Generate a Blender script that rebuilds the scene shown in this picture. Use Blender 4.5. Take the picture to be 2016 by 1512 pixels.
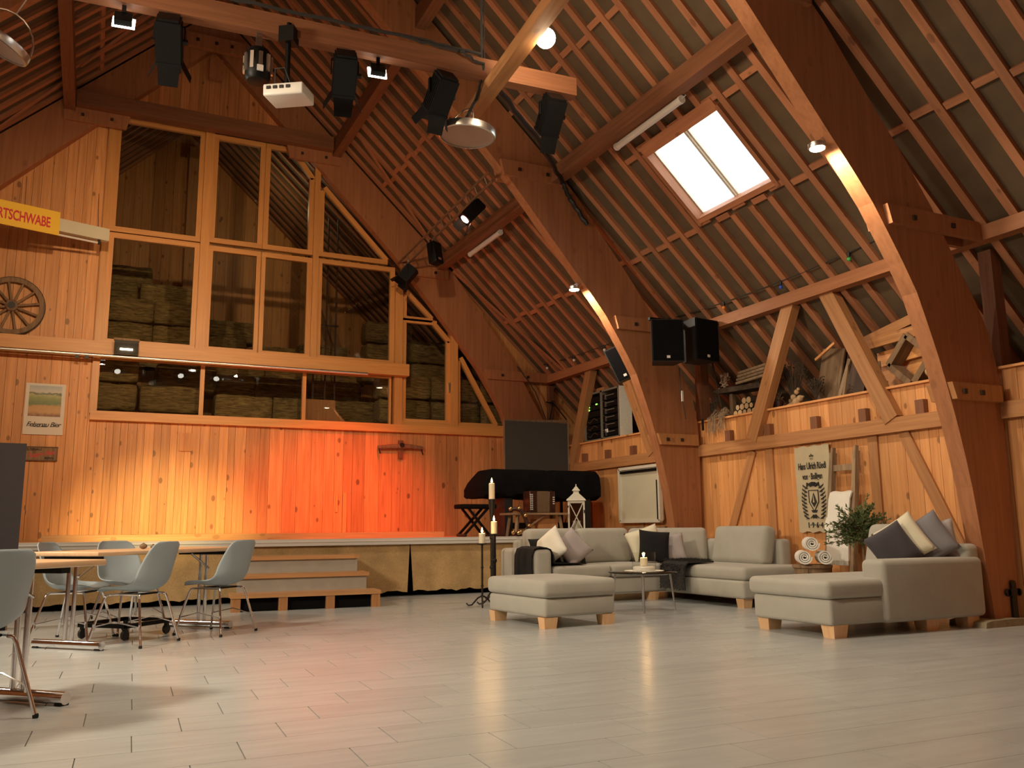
import bpy, bmesh, math, random
from mathutils import Vector as V, Matrix as MX, noise as NZ
RND = random.Random(11)
for o in list(bpy.data.objects): bpy.data.objects.remove(o)
SC = bpy.context.scene
COL = SC.collection
rad = math.radians

# ------------------------------------------------------------------ camera
# X runs along the gable wall, Y towards it, Z up; the photographer stands at the origin
YAW, PITCH, ROLL = rad(25.723), rad(9.503), rad(-0.541)
FPX, CAMH = 1705.0, 0.90
fw = V((math.sin(YAW), math.cos(YAW), 0)); rt = V((math.cos(YAW), -math.sin(YAW), 0)); up = V((0, 0, 1))
f2 = fw*math.cos(PITCH) + up*math.sin(PITCH); u2 = up*math.cos(PITCH) - fw*math.sin(PITCH)
r3 = rt*math.cos(ROLL) + u2*math.sin(ROLL); u3 = u2*math.cos(ROLL) - rt*math.sin(ROLL)
cd = bpy.data.cameras.new('camera'); cam = bpy.data.objects.new('camera', cd); COL.objects.link(cam)
cd.sensor_fit = 'HORIZONTAL'; cd.sensor_width = 36.0; cd.lens = FPX*36.0/2016.0; cd.clip_start = 0.05; cd.clip_end = 200
M = MX.Identity(4)
for i in range(3):
    M[i][0], M[i][1], M[i][2] = r3[i], u3[i], -f2[i]
M[2][3] = CAMH
cam.matrix_world = M
SC.camera = cam
def proj(p):
    d = V(p) - V((0, 0, CAMH)); z = d.dot(f2)
    if z < 0.1: return None
    return (1008 + FPX*d.dot(r3)/z, 756 - FPX*d.dot(u3)/z)

# ------------------------------------------------------------------ world, exposure
W = bpy.data.worlds.new('world'); SC.world = W; W.use_nodes = True
bg = W.node_tree.nodes['Background']
bg.inputs[0].default_value = (0.90, 0.96, 1.0, 1); bg.inputs[1].default_value = 4.5     # overcast evening sky
SC.view_settings.view_transform = 'Standard'; SC.view_settings.look = 'None'
SC.view_settings.gamma = 1; SC.view_settings.use_curve_mapping = False
SC.view_settings.exposure = 0.0

# ------------------------------------------------------------------ lights of the hall
WARM = (1.0, 0.84, 0.62); WARM2 = (1.0, 0.68, 0.38)
def lamp(name, kind, loc, power, color=WARM, radius=0.06, target=None, angle=60, blend=0.6, size=None):
    l = bpy.data.lights.new(name, kind); l.energy = power; l.color = color
    if kind in ('POINT', 'SPOT'): l.shadow_soft_size = radius
    if kind == 'SPOT': l.spot_size = rad(angle); l.spot_blend = blend
    if kind == 'AREA' and size: l.shape = 'RECTANGLE'; l.size, l.size_y = size
    o = bpy.data.objects.new(name, l); COL.objects.link(o); o.location = loc
    if target is not None:
        o.rotation_euler = (V(target) - V(loc)).to_track_quat('-Z', 'Y').to_euler()
    return o
LB = dict(bulb=(3.16, 5.85, 4.93), armA2=(5.83, 10.09, 4.16), armA1=(5.73, 5.46, 4.28))
# (the bare bulb, the arch lamps and the candles carry their own light further down)
# lamps of the same kind on the left-hand arches, outside the picture
lamp('arch_light_left_a', 'SPOT', (-2.9, 10.1, 4.1), 600, WARM, 0.30, (3.0, 9.0, 0), 130, 1.0)
lamp('arch_light_left_b', 'SPOT', (-2.9, 5.5, 4.1), 1100, WARM, 0.35, (4.0, 7.0, 0), 130, 1.0)
lamp('arch_light_left_c', 'SPOT', (-2.9, 0.8, 4.1), 160, WARM, 0.08, (1.5, 3.0, 0), 100, 1.0)
lamp('floor_fill', 'SPOT', (0.6, 4.5, 5.3), 520, WARM, 0.40, (1.2, 4.5, 0), 120, 1.0)  # added unseen fill that brightens the open floor
lamp('roof_fill_left', 'POINT', (-1.0, 4.6, 5.2), 110, WARM2, 0.08)  # added out of view to lift the left roof slope and gable top
# the stage wash: warm white from the bar, red gel from the truss
lamp('stage_wash_warm', 'SPOT', (0.36, 7.45, 4.50), 3600, (1.0, 0.70, 0.28), 0.06, (1.0, 14.0, 0.60), 28, 1.0)
lamp('stage_wash_mid', 'SPOT', (1.80, 7.4, 4.50), 420, (1.0, 0.42, 0.12), 0.06, (3.0, 14.4, 0.9), 30, 1.0)
lamp('stage_wash_red', 'SPOT', (4.30, 10.95, 5.18), 1900, (1.0, 0.085, 0.014), 0.05, (3.75, 13.9, 0.70), 54, 1.0)
lamp('store_fill', 'POINT', (2.6, 17.2, 7.4), 16, (1.0, .80, .45), .1)  # fill light added inside the straw store so its boards show
# the two small floods on the bar shine on the gable
lamp('small_flood_light_a', 'SPOT', (-.02, 7.03, 4.86), 760, WARM2, 0.05, (-.6, 14.6, 3.4), 70, 1.0)
lamp('small_flood_light_b', 'SPOT', (2.02, 6.96, 4.86), 640, WARM2, 0.05, (2.6, 14.6, 4.5), 70, 1.0)
# ------------------------------------------------------------------ materials
def lin(r, g, b):
    f = lambda c: (c/12.92 if c <= 0.04045 else ((c+0.055)/1.055)**2.4)
    return (f(r/255), f(g/255), f(b/255), 1)
MATS = {}
def base_mat(name):
    m = bpy.data.materials.new(name); m.use_nodes = True
    nt = m.node_tree; b = nt.nodes['Principled BSDF']
    return m, nt, b
def N(nt, t, **kw):
    n = nt.nodes.new(t)
    for k, v in kw.items(): setattr(n, k, v)
    return n
def plain(name, col, rough=0.6, metal=0.0, spec=0.5, var=0.0, nscale=30, bump=0.0, sheen=0.0, emit=None, estr=0, trans=0, coat=0):
    m, nt, b = base_mat(name); MATS[name] = m
    c = col if len(col) == 4 else (*col, 1)
    b.inputs['Base Color'].default_value = c
    b.inputs['Roughness'].default_value = rough; b.inputs['Metallic'].default_value = metal
    b.inputs['Specular IOR Level'].default_value = spec
    if sheen: b.inputs['Sheen Weight'].default_value = sheen
    if coat: b.inputs['Coat Weight'].default_value = coat
    if trans: b.inputs['Transmission Weight'].default_value = trans
    if emit: b.inputs['Emission Color'].default_value = (*emit[:3], 1); b.inputs['Emission Strength'].default_value = estr
    if var or bump:
        tc = N(nt, 'ShaderNodeTexCoord'); nz = N(nt, 'ShaderNodeTexNoise'); nz.inputs['Scale'].default_value = nscale
        nz.inputs['Detail'].default_value = 5
        nt.links.new(tc.outputs['Object'], nz.inputs['Vector'])
        if var:
            mr = N(nt, 'ShaderNodeMapRange'); mr.inputs[1].default_value = .3; mr.inputs[2].default_value = .7
            mr.inputs[3].default_value = 1-var; mr.inputs[4].default_value = 1+var
            nt.links.new(nz.outputs['Fac'], mr.inputs[0])
            mx = N(nt, 'ShaderNodeVectorMath', operation='SCALE'); mx.inputs[0].default_value = c[:3]
            nt.links.new(mr.outputs[0], mx.inputs['Scale']); nt.links.new(mx.outputs[0], b.inputs['Base Color'])
        if bump:
            bp = N(nt, 'ShaderNodeBump'); bp.inputs['Strength'].default_value = bump; bp.inputs['Distance'].default_value = .01
            nt.links.new(nz.outputs['Fac'], bp.inputs['Height']); nt.links.new(bp.outputs[0], b.inputs['Normal'])
    return m
def wood(name, light, dark, rough=0.55, knots=0.0, var=0.18, grain=(26, 26, 1.3), bump=0.15, knotcol=None, hue=0.0):
    """timber with the grain along local Z; every object takes its own cut of the grain and its own tone"""
    m, nt, b = base_mat(name); MATS[name] = m
    L = nt.links.new
    tc = N(nt, 'ShaderNodeTexCoord'); oi = N(nt, 'ShaderNodeObjectInfo')
    off = N(nt, 'ShaderNodeVectorMath', operation='SCALE'); off.inputs[0].default_value = (37.0, 53.0, 91.0)
    L(oi.outputs['Random'], off.inputs['Scale'])
    add = N(nt, 'ShaderNodeVectorMath', operation='ADD'); L(tc.outputs['Object'], add.inputs[0]); L(off.outputs[0], add.inputs[1])
    mp = N(nt, 'ShaderNodeVectorMath', operation='MULTIPLY'); mp.inputs[1].default_value = grain; L(add.outputs[0], mp.inputs[0])
    nz = N(nt, 'ShaderNodeTexNoise'); nz.inputs['Scale'].default_value = 1.0; nz.inputs['Detail'].default_value = 6; nz.inputs['Distortion'].default_value = .6
    L(mp.outputs[0], nz.inputs['Vector'])
    cr = N(nt, 'ShaderNodeValToRGB'); cr.color_ramp.elements[0].position = .30; cr.color_ramp.elements[1].position = .72
    cr.color_ramp.elements[0].color = (*dark[:3], 1); cr.color_ramp.elements[1].color = (*light[:3], 1)
    L(nz.outputs['Fac'], cr.inputs[0]); col = cr.outputs[0]
    if knots:
        mk = N(nt, 'ShaderNodeVectorMath', operation='MULTIPLY'); mk.inputs[1].default_value = (7.0, 7.0, 4.2); L(add.outputs[0], mk.inputs[0])
        vo = N(nt, 'ShaderNodeTexVoronoi'); vo.inputs['Scale'].default_value = 1.0; vo.inputs['Randomness'].default_value = 1.0
        L(mk.outputs[0], vo.inputs['Vector'])
        sv = N(nt, 'ShaderNodeSeparateColor'); L(vo.outputs['Color'], sv.inputs[0])
        ra = N(nt, 'ShaderNodeMath', operation='MULTIPLY_ADD'); L(sv.outputs[0], ra.inputs[0]); ra.inputs[1].default_value = -.31; ra.inputs[2].default_value = .095
        sm = N(nt, 'ShaderNodeMath', operation='ADD'); L(vo.outputs['Distance'], sm.inputs[0]); L(ra.outputs[0], sm.inputs[1])
        kr = N(nt, 'ShaderNodeMapRange'); kr.inputs[1].default_value = -.02; kr.inputs[2].default_value = .05; kr.inputs[3].default_value = knots; kr.inputs[4].default_value = 0
        L(sm.outputs[0], kr.inputs[0])
        mx = N(nt, 'ShaderNodeMix', data_type='RGBA'); L(kr.outputs[0], mx.inputs['Factor']); L(col, mx.inputs['A'])
        mx.inputs['B'].default_value = (*(knotcol or tuple(c*.35 for c in dark[:3])), 1); col = mx.outputs['Result']
    tv = N(nt, 'ShaderNodeMapRange'); tv.inputs[3].default_value = 1-var; tv.inputs[4].default_value = 1+var
    L(oi.outputs['Random'], tv.inputs[0])
    sc = N(nt, 'ShaderNodeVectorMath', operation='SCALE'); L(col, sc.inputs[0]); L(tv.outputs[0], sc.inputs['Scale'])
    L(sc.outputs[0], b.inputs['Base Color'])
    b.inputs['Roughness'].default_value = rough
    if bump:
        bp = N(nt, 'ShaderNodeBump'); bp.inputs['Strength'].default_value = bump; bp.inputs['Distance'].default_value = .004
        L(nz.outputs['Fac'], bp.inputs['Height']); L(bp.outputs[0], b.inputs['Normal'])
    return m
def weave(name, col, scale=260, var=.16, rough=.95, big=.10, sheen=.15):
    m, nt, b = base_mat(name); MATS[name] = m; L = nt.links.new
    tc = N(nt, 'ShaderNodeTexCoord'); nz = N(nt, 'ShaderNodeTexNoise'); nz.inputs['Scale'].default_value = scale; nz.inputs['Detail'].default_value = 2
    nb = N(nt, 'ShaderNodeTexNoise'); nb.inputs['Scale'].default_value = 5; nb.inputs['Detail'].default_value = 3
    L(tc.outputs['Object'], nz.inputs['Vector']); L(tc.outputs['Object'], nb.inputs['Vector'])
    m1 = N(nt, 'ShaderNodeMapRange'); m1.inputs[1].default_value = .25; m1.inputs[2].default_value = .75; m1.inputs[3].default_value = 1-var; m1.inputs[4].default_value = 1+var
    m2 = N(nt, 'ShaderNodeMapRange'); m2.inputs[1].default_value = .3; m2.inputs[2].default_value = .7; m2.inputs[3].default_value = 1-big; m2.inputs[4].default_value = 1+big
    L(nz.outputs['Fac'], m1.inputs[0]); L(nb.outputs['Fac'], m2.inputs[0])
    mm = N(nt, 'ShaderNodeMath', operation='MULTIPLY'); L(m1.outputs[0], mm.inputs[0]); L(m2.outputs[0], mm.inputs[1])
    sc = N(nt, 'ShaderNodeVectorMath', operation='SCALE'); sc.inputs[0].default_value = col[:3]; L(mm.outputs[0], sc.inputs['Scale'])
    L(sc.outputs[0], b.inputs['Base Color']); b.inputs['Roughness'].default_value = rough; b.inputs['Sheen Weight'].default_value = sheen
    bp = N(nt, 'ShaderNodeBump'); bp.inputs['Strength'].default_value = .25; bp.inputs['Distance'].default_value = .003
    L(nz.outputs['Fac'], bp.inputs['Height']); L(bp.outputs[0], b.inputs['Normal'])
    return m
def glass(name, tint=(1, 1, 1), rough=0.0, ior=1.45):
    m, nt, b = base_mat(name); MATS[name] = m; L = nt.links.new
    out = nt.nodes['Material Output']; nt.nodes.remove(b)
    tr = N(nt, 'ShaderNodeBsdfTransparent'); tr.inputs[0].default_value = (*tint, 1)
    gl = N(nt, 'ShaderNodeBsdfGlossy'); gl.inputs['Roughness'].default_value = rough
    ge = N(nt, 'ShaderNodeNewGeometry'); dt = N(nt, 'ShaderNodeVectorMath', operation='DOT_PRODUCT'); L(ge.outputs['Incoming'], dt.inputs[0]); L(ge.outputs['Normal'], dt.inputs[1])
    ab = N(nt, 'ShaderNodeMath', operation='ABSOLUTE'); L(dt.outputs['Value'], ab.inputs[0])
    om = N(nt, 'ShaderNodeMath', operation='SUBTRACT'); om.inputs[0].default_value = 1; L(ab.outputs[0], om.inputs[1])
    pw = N(nt, 'ShaderNodeMath', operation='POWER'); L(om.outputs[0], pw.inputs[0]); pw.inputs[1].default_value = 5
    fr = N(nt, 'ShaderNodeMath', operation='MULTIPLY_ADD'); L(pw.outputs[0], fr.inputs[0]); fr.inputs[1].default_value = .95; fr.inputs[2].default_value = ((ior-1)/(ior+1))**2
    mx = N(nt, 'ShaderNodeMixShader'); L(fr.outputs[0], mx.inputs[0]); L(tr.outputs[0], mx.inputs[1]); L(gl.outputs[0], mx.inputs[2])
    L(mx.outputs[0], out.inputs[0]); return m
def emitter(name, col, strength):
    m, nt, b = base_mat(name); MATS[name] = m
    out = nt.nodes['Material Output']; nt.nodes.remove(b)
    e = N(nt, 'ShaderNodeEmission'); e.inputs[0].default_value = (*col[:3], 1); e.inputs[1].default_value = strength
    nt.links.new(e.outputs[0], out.inputs[0]); return m

wood('plank', (.76, .37, .14), (.58, .245, .078), .5, .75, .16)
wood('plank_red', (.68, .31, .12), (.46, .185, .06), .55, .8, .22)
wood('frame_wood', (.70, .34, .105), (.58, .26, .075), .42, 0, .07)
wood('glulam', (.42, .175, .074), (.31, .12, .049), .6, .25, .05, grain=(20, 20, 1.0))
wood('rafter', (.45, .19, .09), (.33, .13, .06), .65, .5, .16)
wood('purlin_wood', (.25, .10, .045), (.17, .065, .028), .6, .2, .10)
wood('timber', (.49, .235, .09), (.36, .155, .055), .6, .45, .10)
wood('dark_wood', (.14, .065, .028), (.07, .03, .014), .6, 0, .2)
wood('beech', (.80, .52, .29), (.70, .42, .21), .35, 0, .06, bump=.04)
wood('old_wood', (.30, .19, .105), (.16, .095, .05), .75, .3, .2)
wood('grey_wood', (.36, .25, .15), (.20, .13, .075), .8, .3, .2)
wood('deck', (.62, .36, .16), (.48, .25, .10), .35, .4, .10)
wood('tread_wood', (.60, .32, .14), (.46, .22, .085), .4, .2, .06)
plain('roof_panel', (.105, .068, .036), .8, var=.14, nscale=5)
plain('wall_backing', (.10, .05, .025), .9)
plain('black_metal', (.004, .004, .0042), .45, spec=.2, var=.2, nscale=40)
plain('black_plastic', (.010, .010, .011), .5)
plain('black_cloth', (.0055, .0050, .0055), .95, spec=.1, var=.2, nscale=30)
plain('chrome', (.80, .80, .82), .12, metal=1)
plain('edge_grey', (.62, .60, .56), .38)
plain('steel', (.55, .55, .55), .3, metal=1)
plain('alu', (.78, .77, .75), .32, metal=1)
plain('iron', (.02, .018, .016), .5, metal=.5, bump=.2)
plain('bolt', (.045, .028, .02), .55, metal=.4)
plain('white_paint', (.66, .62, .52), .5, var=.05)
plain('white_plastic', (.68, .66, .62), .4)
plain('cream_panel', (.60, .56, .42), .6, var=.04, nscale=3)
plain('wax', (.85, .76, .55), .5)
MATS['wax'].node_tree.nodes['Principled BSDF'].inputs['Subsurface Weight'].default_value = .6
MATS['wax'].node_tree.nodes['Principled BSDF'].inputs['Subsurface Radius'].default_value = (.06, .03, .012)
plain('shell_grey', (.36, .43, .475), .45, spec=.5, var=.03, nscale=4)
wood('hay', (.46, .31, .125), (.10, .06, .022), .95, 0, .22, grain=(5, 42, 42), bump=1.0)
plain('rope', (.03, .027, .025), .8)
plain('leather', (.045, .014, .010), .5)
plain('rubber', (.008, .008, .008), .7)
plain('yellow', (.86, .52, .035), .5)
plain('red_paint', (.60, .022, .045), .5)
plain('dark_grey_board', (.060, .054, .046), .75, var=.05)
plain('slate_grey', (.055, .046, .050), .8, var=.04)
plain('ink', (.022, .02, .018), .8)
plain('paper', (.74, .70, .64), .7)
glass('pane_glass', (.86, .88, .86))
glass('smoke_glass', (.30, .33, .33))
glass('clear_glass', (.95, .95, .93))
emitter('lamp_glow', (1.0, .82, .55), 40)
emitter('lamp_glow_white', (1.0, .93, .80), 14)
emitter('flame', (1.0, .62, .22), 26)
emitter('halogen', (1.0, .85, .62), 7)
emitter('led_green', (.35, 1.0, .12), 2.2)
emitter('gel_red', (1.0, .42, .28), 60)

# ------------------------------------------------------------------ mesh helpers
class MB:
    """collects shapes into one mesh"""
    def __init__(s): s.v = []; s.f = []
    def add(s, vs, fs, M=None):
        n = len(s.v)
        s.v += [tuple(M @ V(p)) for p in vs] if M is not None else [tuple(p) for p in vs]
        s.f += [tuple(i+n for i in f) for f in fs]; return s
    def box(s, c, d, M=None, rz=0):
        x, y, z = d[0]/2, d[1]/2, d[2]/2
        vs = [V((sx*x, sy*y, sz*z)) for sx in (-1, 1) for sy in (-1, 1) for sz in (-1, 1)]
        if rz: q = MX.Rotation(rz, 3, 'Z'); vs = [q @ p for p in vs]
        vs = [p+V(c) for p in vs]
        return s.add(vs, [(0, 1, 3, 2), (4, 6, 7, 5), (0, 4, 5, 1), (2, 3, 7, 6), (0, 2, 6, 4), (1, 5, 7, 3)], M)
    def bar(s, a, b, w, d, ref=(0, 0, 1)):
        return s.add(*bar_data(V(a), V(b), w, d, ref))
    def prism(s, poly, h0, h1, axis='Y', M=None):
        n = len(poly)
        def P(p, h): return {'Y': (p[0], h, p[1]), 'Z': (p[0], p[1], h), 'X': (h, p[0], p[1])}[axis]
        vs = [P(p, h0) for p in poly] + [P(p, h1) for p in poly]
        fs = [tuple(range(n)), tuple(range(2*n-1, n-1, -1))] + [(i, i+n, (i+1) % n+n, (i+1) % n) for i in range(n)]
        return s.add(vs, fs, M)
    def tube(s, pts, r, seg=8, closed=False, cap=True):
        return s.add(*tube_data(pts, r, seg, closed, cap))
    def lathe(s, prof, seg=20, M=None, c=(0, 0, 0)):
        vs = []; fs = []
        for r, z in prof:
            for k in range(seg):
                a = 2*math.pi*k/seg; vs.append((c[0]+r*math.cos(a), c[1]+r*math.sin(a), c[2]+z))
        for i in range(len(prof)-1):
            for k in range(seg):
                k2 = (k+1) % seg; fs.append((i*seg+k, i*seg+k2, (i+1)*seg+k2, (i+1)*seg+k))
        fs.append(tuple(range(seg-1, -1, -1))); fs.append(tuple((len(prof)-1)*seg+k for k in range(seg)))
        return s.add(vs, fs, M)
    def ball(s, c, r, seg=12, rings=8, sc=(1, 1, 1)):
        prof = [(r*math.sin(math.pi*i/rings), -r*math.cos(math.pi*i/rings)) for i in range(rings+1)]
        prof[0] = (r*.02, -r); prof[-1] = (r*.02, r)
        return s.lathe(prof, seg, MX.Translation(V(c)) @ MX.Diagonal((*sc, 1)))
    def mesh(s, name, mat, smooth=False):
        me = bpy.data.meshes.new(name); me.from_pydata(s.v, [], s.f)
        bm = bmesh.new(); bm.from_mesh(me); bmesh.ops.recalc_face_normals(bm, faces=bm.faces); bm.to_mesh(me); bm.free()
        me.materials.append(MATS[mat])
        if smooth: me.shade_smooth(); me.set_sharp_from_angle(angle=rad(38))
        return me
    def build(s, name, mat, parent=None, smooth=False, M=None):
        return link(name, s.mesh(name, mat, smooth), parent, M)
def bar_data(a, b, w, d, ref=(0, 0, 1)):
    """box from a to b; w is its size across the direction ref x axis, d its size along ref"""
    z = (b-a).normalized(); r = V(ref); y = (r - z*r.dot(z))
    if y.length < 1e-5: y = V((0, 1, 0)) - z*z.y
    if y.length < 1e-5: y = V((1, 0, 0))
    y.normalize(); x = y.cross(z)
    vs = [p + x*sx*w/2 + y*sy*d/2 for p in (a, b) for sx in (-1, 1) for sy in (-1, 1)]
    return vs, [(0, 1, 3, 2), (4, 6, 7, 5), (0, 4, 5, 1), (2, 3, 7, 6), (0, 2, 6, 4), (1, 5, 7, 3)]
def tube_data(pts, r, seg=8, closed=False, cap=True):
    pts = [V(p) for p in pts]; n = len(pts)
    rs = r if isinstance(r, (list, tuple)) else [r]*n
    vs = []; fs = []; prev = None
    for i, p in enumerate(pts):
        if closed: t = (pts[(i+1) % n]-pts[i-1])
        else: t = pts[min(i+1, n-1)]-pts[max(i-1, 0)]
        t.normalize()
        if prev is None:
            a = V((0, 0, 1)) if abs(t.z) < .9 else V((1, 0, 0)); u = (a - t*a.dot(t)).normalized()
        else: u = (prev - t*prev.dot(t)).normalized()
        prev = u; w = t.cross(u)
        for k in range(seg):
            g = 2*math.pi*k/seg; vs.append(p + (u*math.cos(g)+w*math.sin(g))*rs[i])
    m = n if closed else n-1
    for i in range(m):
        j = (i+1) % n
        for k in range(seg):
            k2 = (k+1) % seg; fs.append((i*seg+k, i*seg+k2, j*seg+k2, j*seg+k))
    if cap and not closed: fs.append(tuple(range(seg-1, -1, -1))); fs.append(tuple((n-1)*seg+k for k in range(seg)))
    return vs, fs
def link(name, data, parent=None, M=None):
    o = bpy.data.objects.new(name, data); COL.objects.link(o)
    if parent is not None: o.parent = parent
    if M is not None: o.matrix_local = M
    return o
_cache = {}
def beam(name, a, b, w, d, mat, parent=None, ref=(0, 0, 1), zero=False):
    """one timber: its own object, local Z along its length, w across and d along ref"""
    a, b = V(a), V(b); L = (b-a).length
    z = (b-a).normalized(); r = V(ref); y = r - z*r.dot(z)
    if y.length < 1e-5: y = V((0, 1, 0)) - z*z.y
    y.normalize(); x = y.cross(z)
    key = (name, round(w, 3), round(d, 3), round(L, 2), mat)
    if key not in _cache:
        mb = MB(); mb.box((0, 0, L/2), (w, d, L)); _cache[key] = mb.mesh(name, mat)
    Mx = MX.Identity(4)
    for i in range(3): Mx[i][0], Mx[i][1], Mx[i][2], Mx[i][3] = x[i], y[i], z[i], a[i]
    return link(name, _cache[key], parent, Mx)
def rbox(name, d, bev, mat, parent=None, loc=(0, 0, 0), rot=(0, 0, 0), seg=3, puff=0.0, cuts=0):
    bm = bmesh.new(); bmesh.ops.create_cube(bm, size=1)
    for v in bm.verts: v.co = V((v.co.x*d[0], v.co.y*d[1], v.co.z*d[2]))
    bmesh.ops.bevel(bm, geom=bm.edges[:], offset=bev, segments=seg, profile=.5, affect='EDGES')
    if puff or cuts:
        for ax in range(3):
            n = cuts or 5
            if d[ax] < .25: continue
            for k in range(1, n):
                c = V((0, 0, 0)); c[ax] = -d[ax]/2 + d[ax]*k/n; nn = V((0, 0, 0)); nn[ax] = 1
                bmesh.ops.bisect_plane(bm, geom=bm.verts[:]+bm.edges[:]+bm.faces[:], plane_co=c, plane_no=nn)
        for v in bm.verts:
            q = V([max(-1, min(1, 2*v.co[i]/d[i])) for i in range(3)])
            big = min(range(3), key=lambda i: d[i])
            o = [i for i in range(3) if i != big]
            k = (1-q[o[0]]**2)*(1-q[o[1]]**2)
            v.co[big] += puff*k*(1 if q[big] > 0 else -1 if q[big] < 0 else 0)
    me = bpy.data.meshes.new(name); bm.to_mesh(me); bm.free(); me.materials.append(MATS[mat])
    me.shade_smooth(); me.set_sharp_from_angle(angle=rad(50))
    o = link(name, me, parent); o.location = loc; o.rotation_euler = rot
    return o
def tag(o, label, cat, group=None, kind=None):
    if label: o['label'] = label
    if cat: o['category'] = cat
    if group: o['group'] = group
    if kind: o['kind'] = kind
    return o
def struct(o, label=None):
    o['kind'] = 'structure'
    if label: o['label'] = label
    return o
def thing(name, label, cat, loc=(0, 0, 0), rz=0, group=None):
    o = bpy.data.objects.new(name, None); COL.objects.link(o); o.empty_display_size = .1
    o.location = loc; o.rotation_euler = (0, 0, rz)
    return tag(o, label, cat, group)
def copy_tree(o, parent=None):
    c = o.copy(); COL.objects.link(c); c.parent = parent
    for ch in list(o.children): copy_tree(ch, c)
    return c
def dup(root, loc, rz, label=None):
    c = copy_tree(root); c.location = loc; c.rotation_euler = (root.rotation_euler[0], root.rotation_euler[1], rz)
    if label: c['label'] = label
    return c
def text_mesh(name, body, size, mat, depth=.002, offset=0.0, align='CENTER', shear=0.0, space=1.0):
    """flat lettering in its own XY plane, extruded a little"""
    cu = bpy.data.curves.new(name, 'FONT'); cu.body = body; cu.size = size; cu.extrude = depth; cu.offset = offset
    cu.align_x = align; cu.align_y = 'CENTER'; cu.shear = shear; cu.space_character = space; cu.resolution_u = 3
    t = bpy.data.objects.new(name, cu); COL.objects.link(t)
    bpy.context.view_layer.update()
    me = bpy.data.meshes.new_from_object(t.evaluated_get(bpy.context.evaluated_depsgraph_get()))
    bpy.data.objects.remove(t); bpy.data.curves.remove(cu)
    me.materials.clear(); me.materials.append(MATS[mat]); me.name = name
    return me
# ------------------------------------------------------------------ the hall: measures
RX = 1.406                                  # ridge line
def roofz(x): return 11.085 - 0.95*(x if x >= RX else 2*RX - x)      # underside of the rafters
def mir(x): return 2*RX - x
YB, XW, XL, YR = 14.62, 7.85, 2*1.406 - 7.85, -3.0
WALLTOP, STAGEZ, STAGEY = 2.38, 0.79, 11.62

# ---- floor: grout bed plus tiles laid in a third bond
fl = MB(); fl.box(((XL+XW)/2, (YR+YB)/2+.2, -.06), (XW-XL+.6, YB-YR+.6, .11))
plain('grout', (.15, .14, .125), .9)
floor = struct(fl.build('floor', 'grout'))
m, nt, b = base_mat('tile'); MATS['tile'] = m
L_ = nt.links.new
oi = N(nt, 'ShaderNodeObjectInfo'); gp = N(nt, 'ShaderNodeNewGeometry')
mp = N(nt, 'ShaderNodeVectorMath', operation='MULTIPLY'); mp.inputs[1].default_value = (1.1, 7.0, 1); L_(gp.outputs['Position'], mp.inputs[0])
nz = N(nt, 'ShaderNodeTexNoise'); nz.inputs['Scale'].default_value = 1.6; nz.inputs['Detail'].default_value = 5; L_(mp.outputs[0], nz.inputs['Vector'])
nz2 = N(nt, 'ShaderNodeTexNoise'); nz2.inputs['Scale'].default_value = .8; nz2.inputs['Detail'].default_value = 3; L_(gp.outputs['Position'], nz2.inputs['Vector'])
mr = N(nt, 'ShaderNodeMapRange'); mr.inputs[1].default_value = .3; mr.inputs[2].default_value = .7; mr.inputs[3].default_value = .93; mr.inputs[4].default_value = 1.07; L_(nz.outputs['Fac'], mr.inputs[0])
m2 = N(nt, 'ShaderNodeMapRange'); m2.inputs[3].default_value = .96; m2.inputs[4].default_value = 1.04; L_(oi.outputs['Random'], m2.inputs[0])
mm = N(nt, 'ShaderNodeMath', operation='MULTIPLY'); L_(mr.outputs[0], mm.inputs[0]); L_(m2.outputs[0], mm.inputs[1])
sc = N(nt, 'ShaderNodeVectorMath', operation='SCALE'); sc.inputs[0].default_value = (.425, .445, .445); L_(mm.outputs[0], sc.inputs['Scale']); L_(sc.outputs[0], b.inputs['Base Color'])
mr3 = N(nt, 'ShaderNodeMapRange'); mr3.inputs[3].default_value = .20; mr3.inputs[4].default_value = .32; L_(nz2.outputs['Fac'], mr3.inputs[0]); L_(mr3.outputs[0], b.inputs['Roughness'])
b.inputs['Specular IOR Level'].default_value = .6
TT = rad(2.086); tX = V((math.cos(TT), -math.sin(TT), 0)); tY = V((math.sin(TT), math.cos(TT), 0))
TLn, TWd = .630, .3175
tb = MB(); tb.box((0, 0, -.004), (TLn-.005, TWd-.0022, .008)); tile_me = tb.mesh('tile', 'tile')
tiles = []
for k in range(-27, 24):
    yc = 4.43 - TWd*(k+.5)
    sh = (.062 - .2113*k) % TLn
    for i in range(-11, 14):
        xc = sh + TLn*(i+.5)
        c = tX*xc + tY*yc
        if not (XL < c.x < XW-.05 and YR < c.y < YB-.1): continue
        q = [proj(c + tX*a*TLn/2 + tY*bb*TWd/2) for a, bb in ((-1, -1), (1, -1), (1, 1), (-1, 1))]
        area = 0
        if all(q) and c.y < STAGEY:
            if any(-40 < p[0] < 2056 and p[1] < 1560 for p in q):
                area = abs(sum(q[j][0]*q[(j+1) % 4][1]-q[(j+1) % 4][0]*q[j][1] for j in range(4)))/2
        tiles.append((area, c))
tiles.sort(key=lambda t: -t[0])
rotM = MX.Rotation(-TT, 4, 'Z')
for area, c in tiles[:298]:
    link('tile', tile_me, floor, MX.Translation(c) @ rotM)
rest = MB()
for area, c in tiles[298:]:
    if c.y > STAGEY+.3: continue
    rest.box((0, 0, -.004), (TLn-.005, TWd-.0022, .008), MX.Translation(c) @ rotM)
ro = rest.build('tile_field', 'tile', floor); ro['kind'] = 'stuff'

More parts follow.
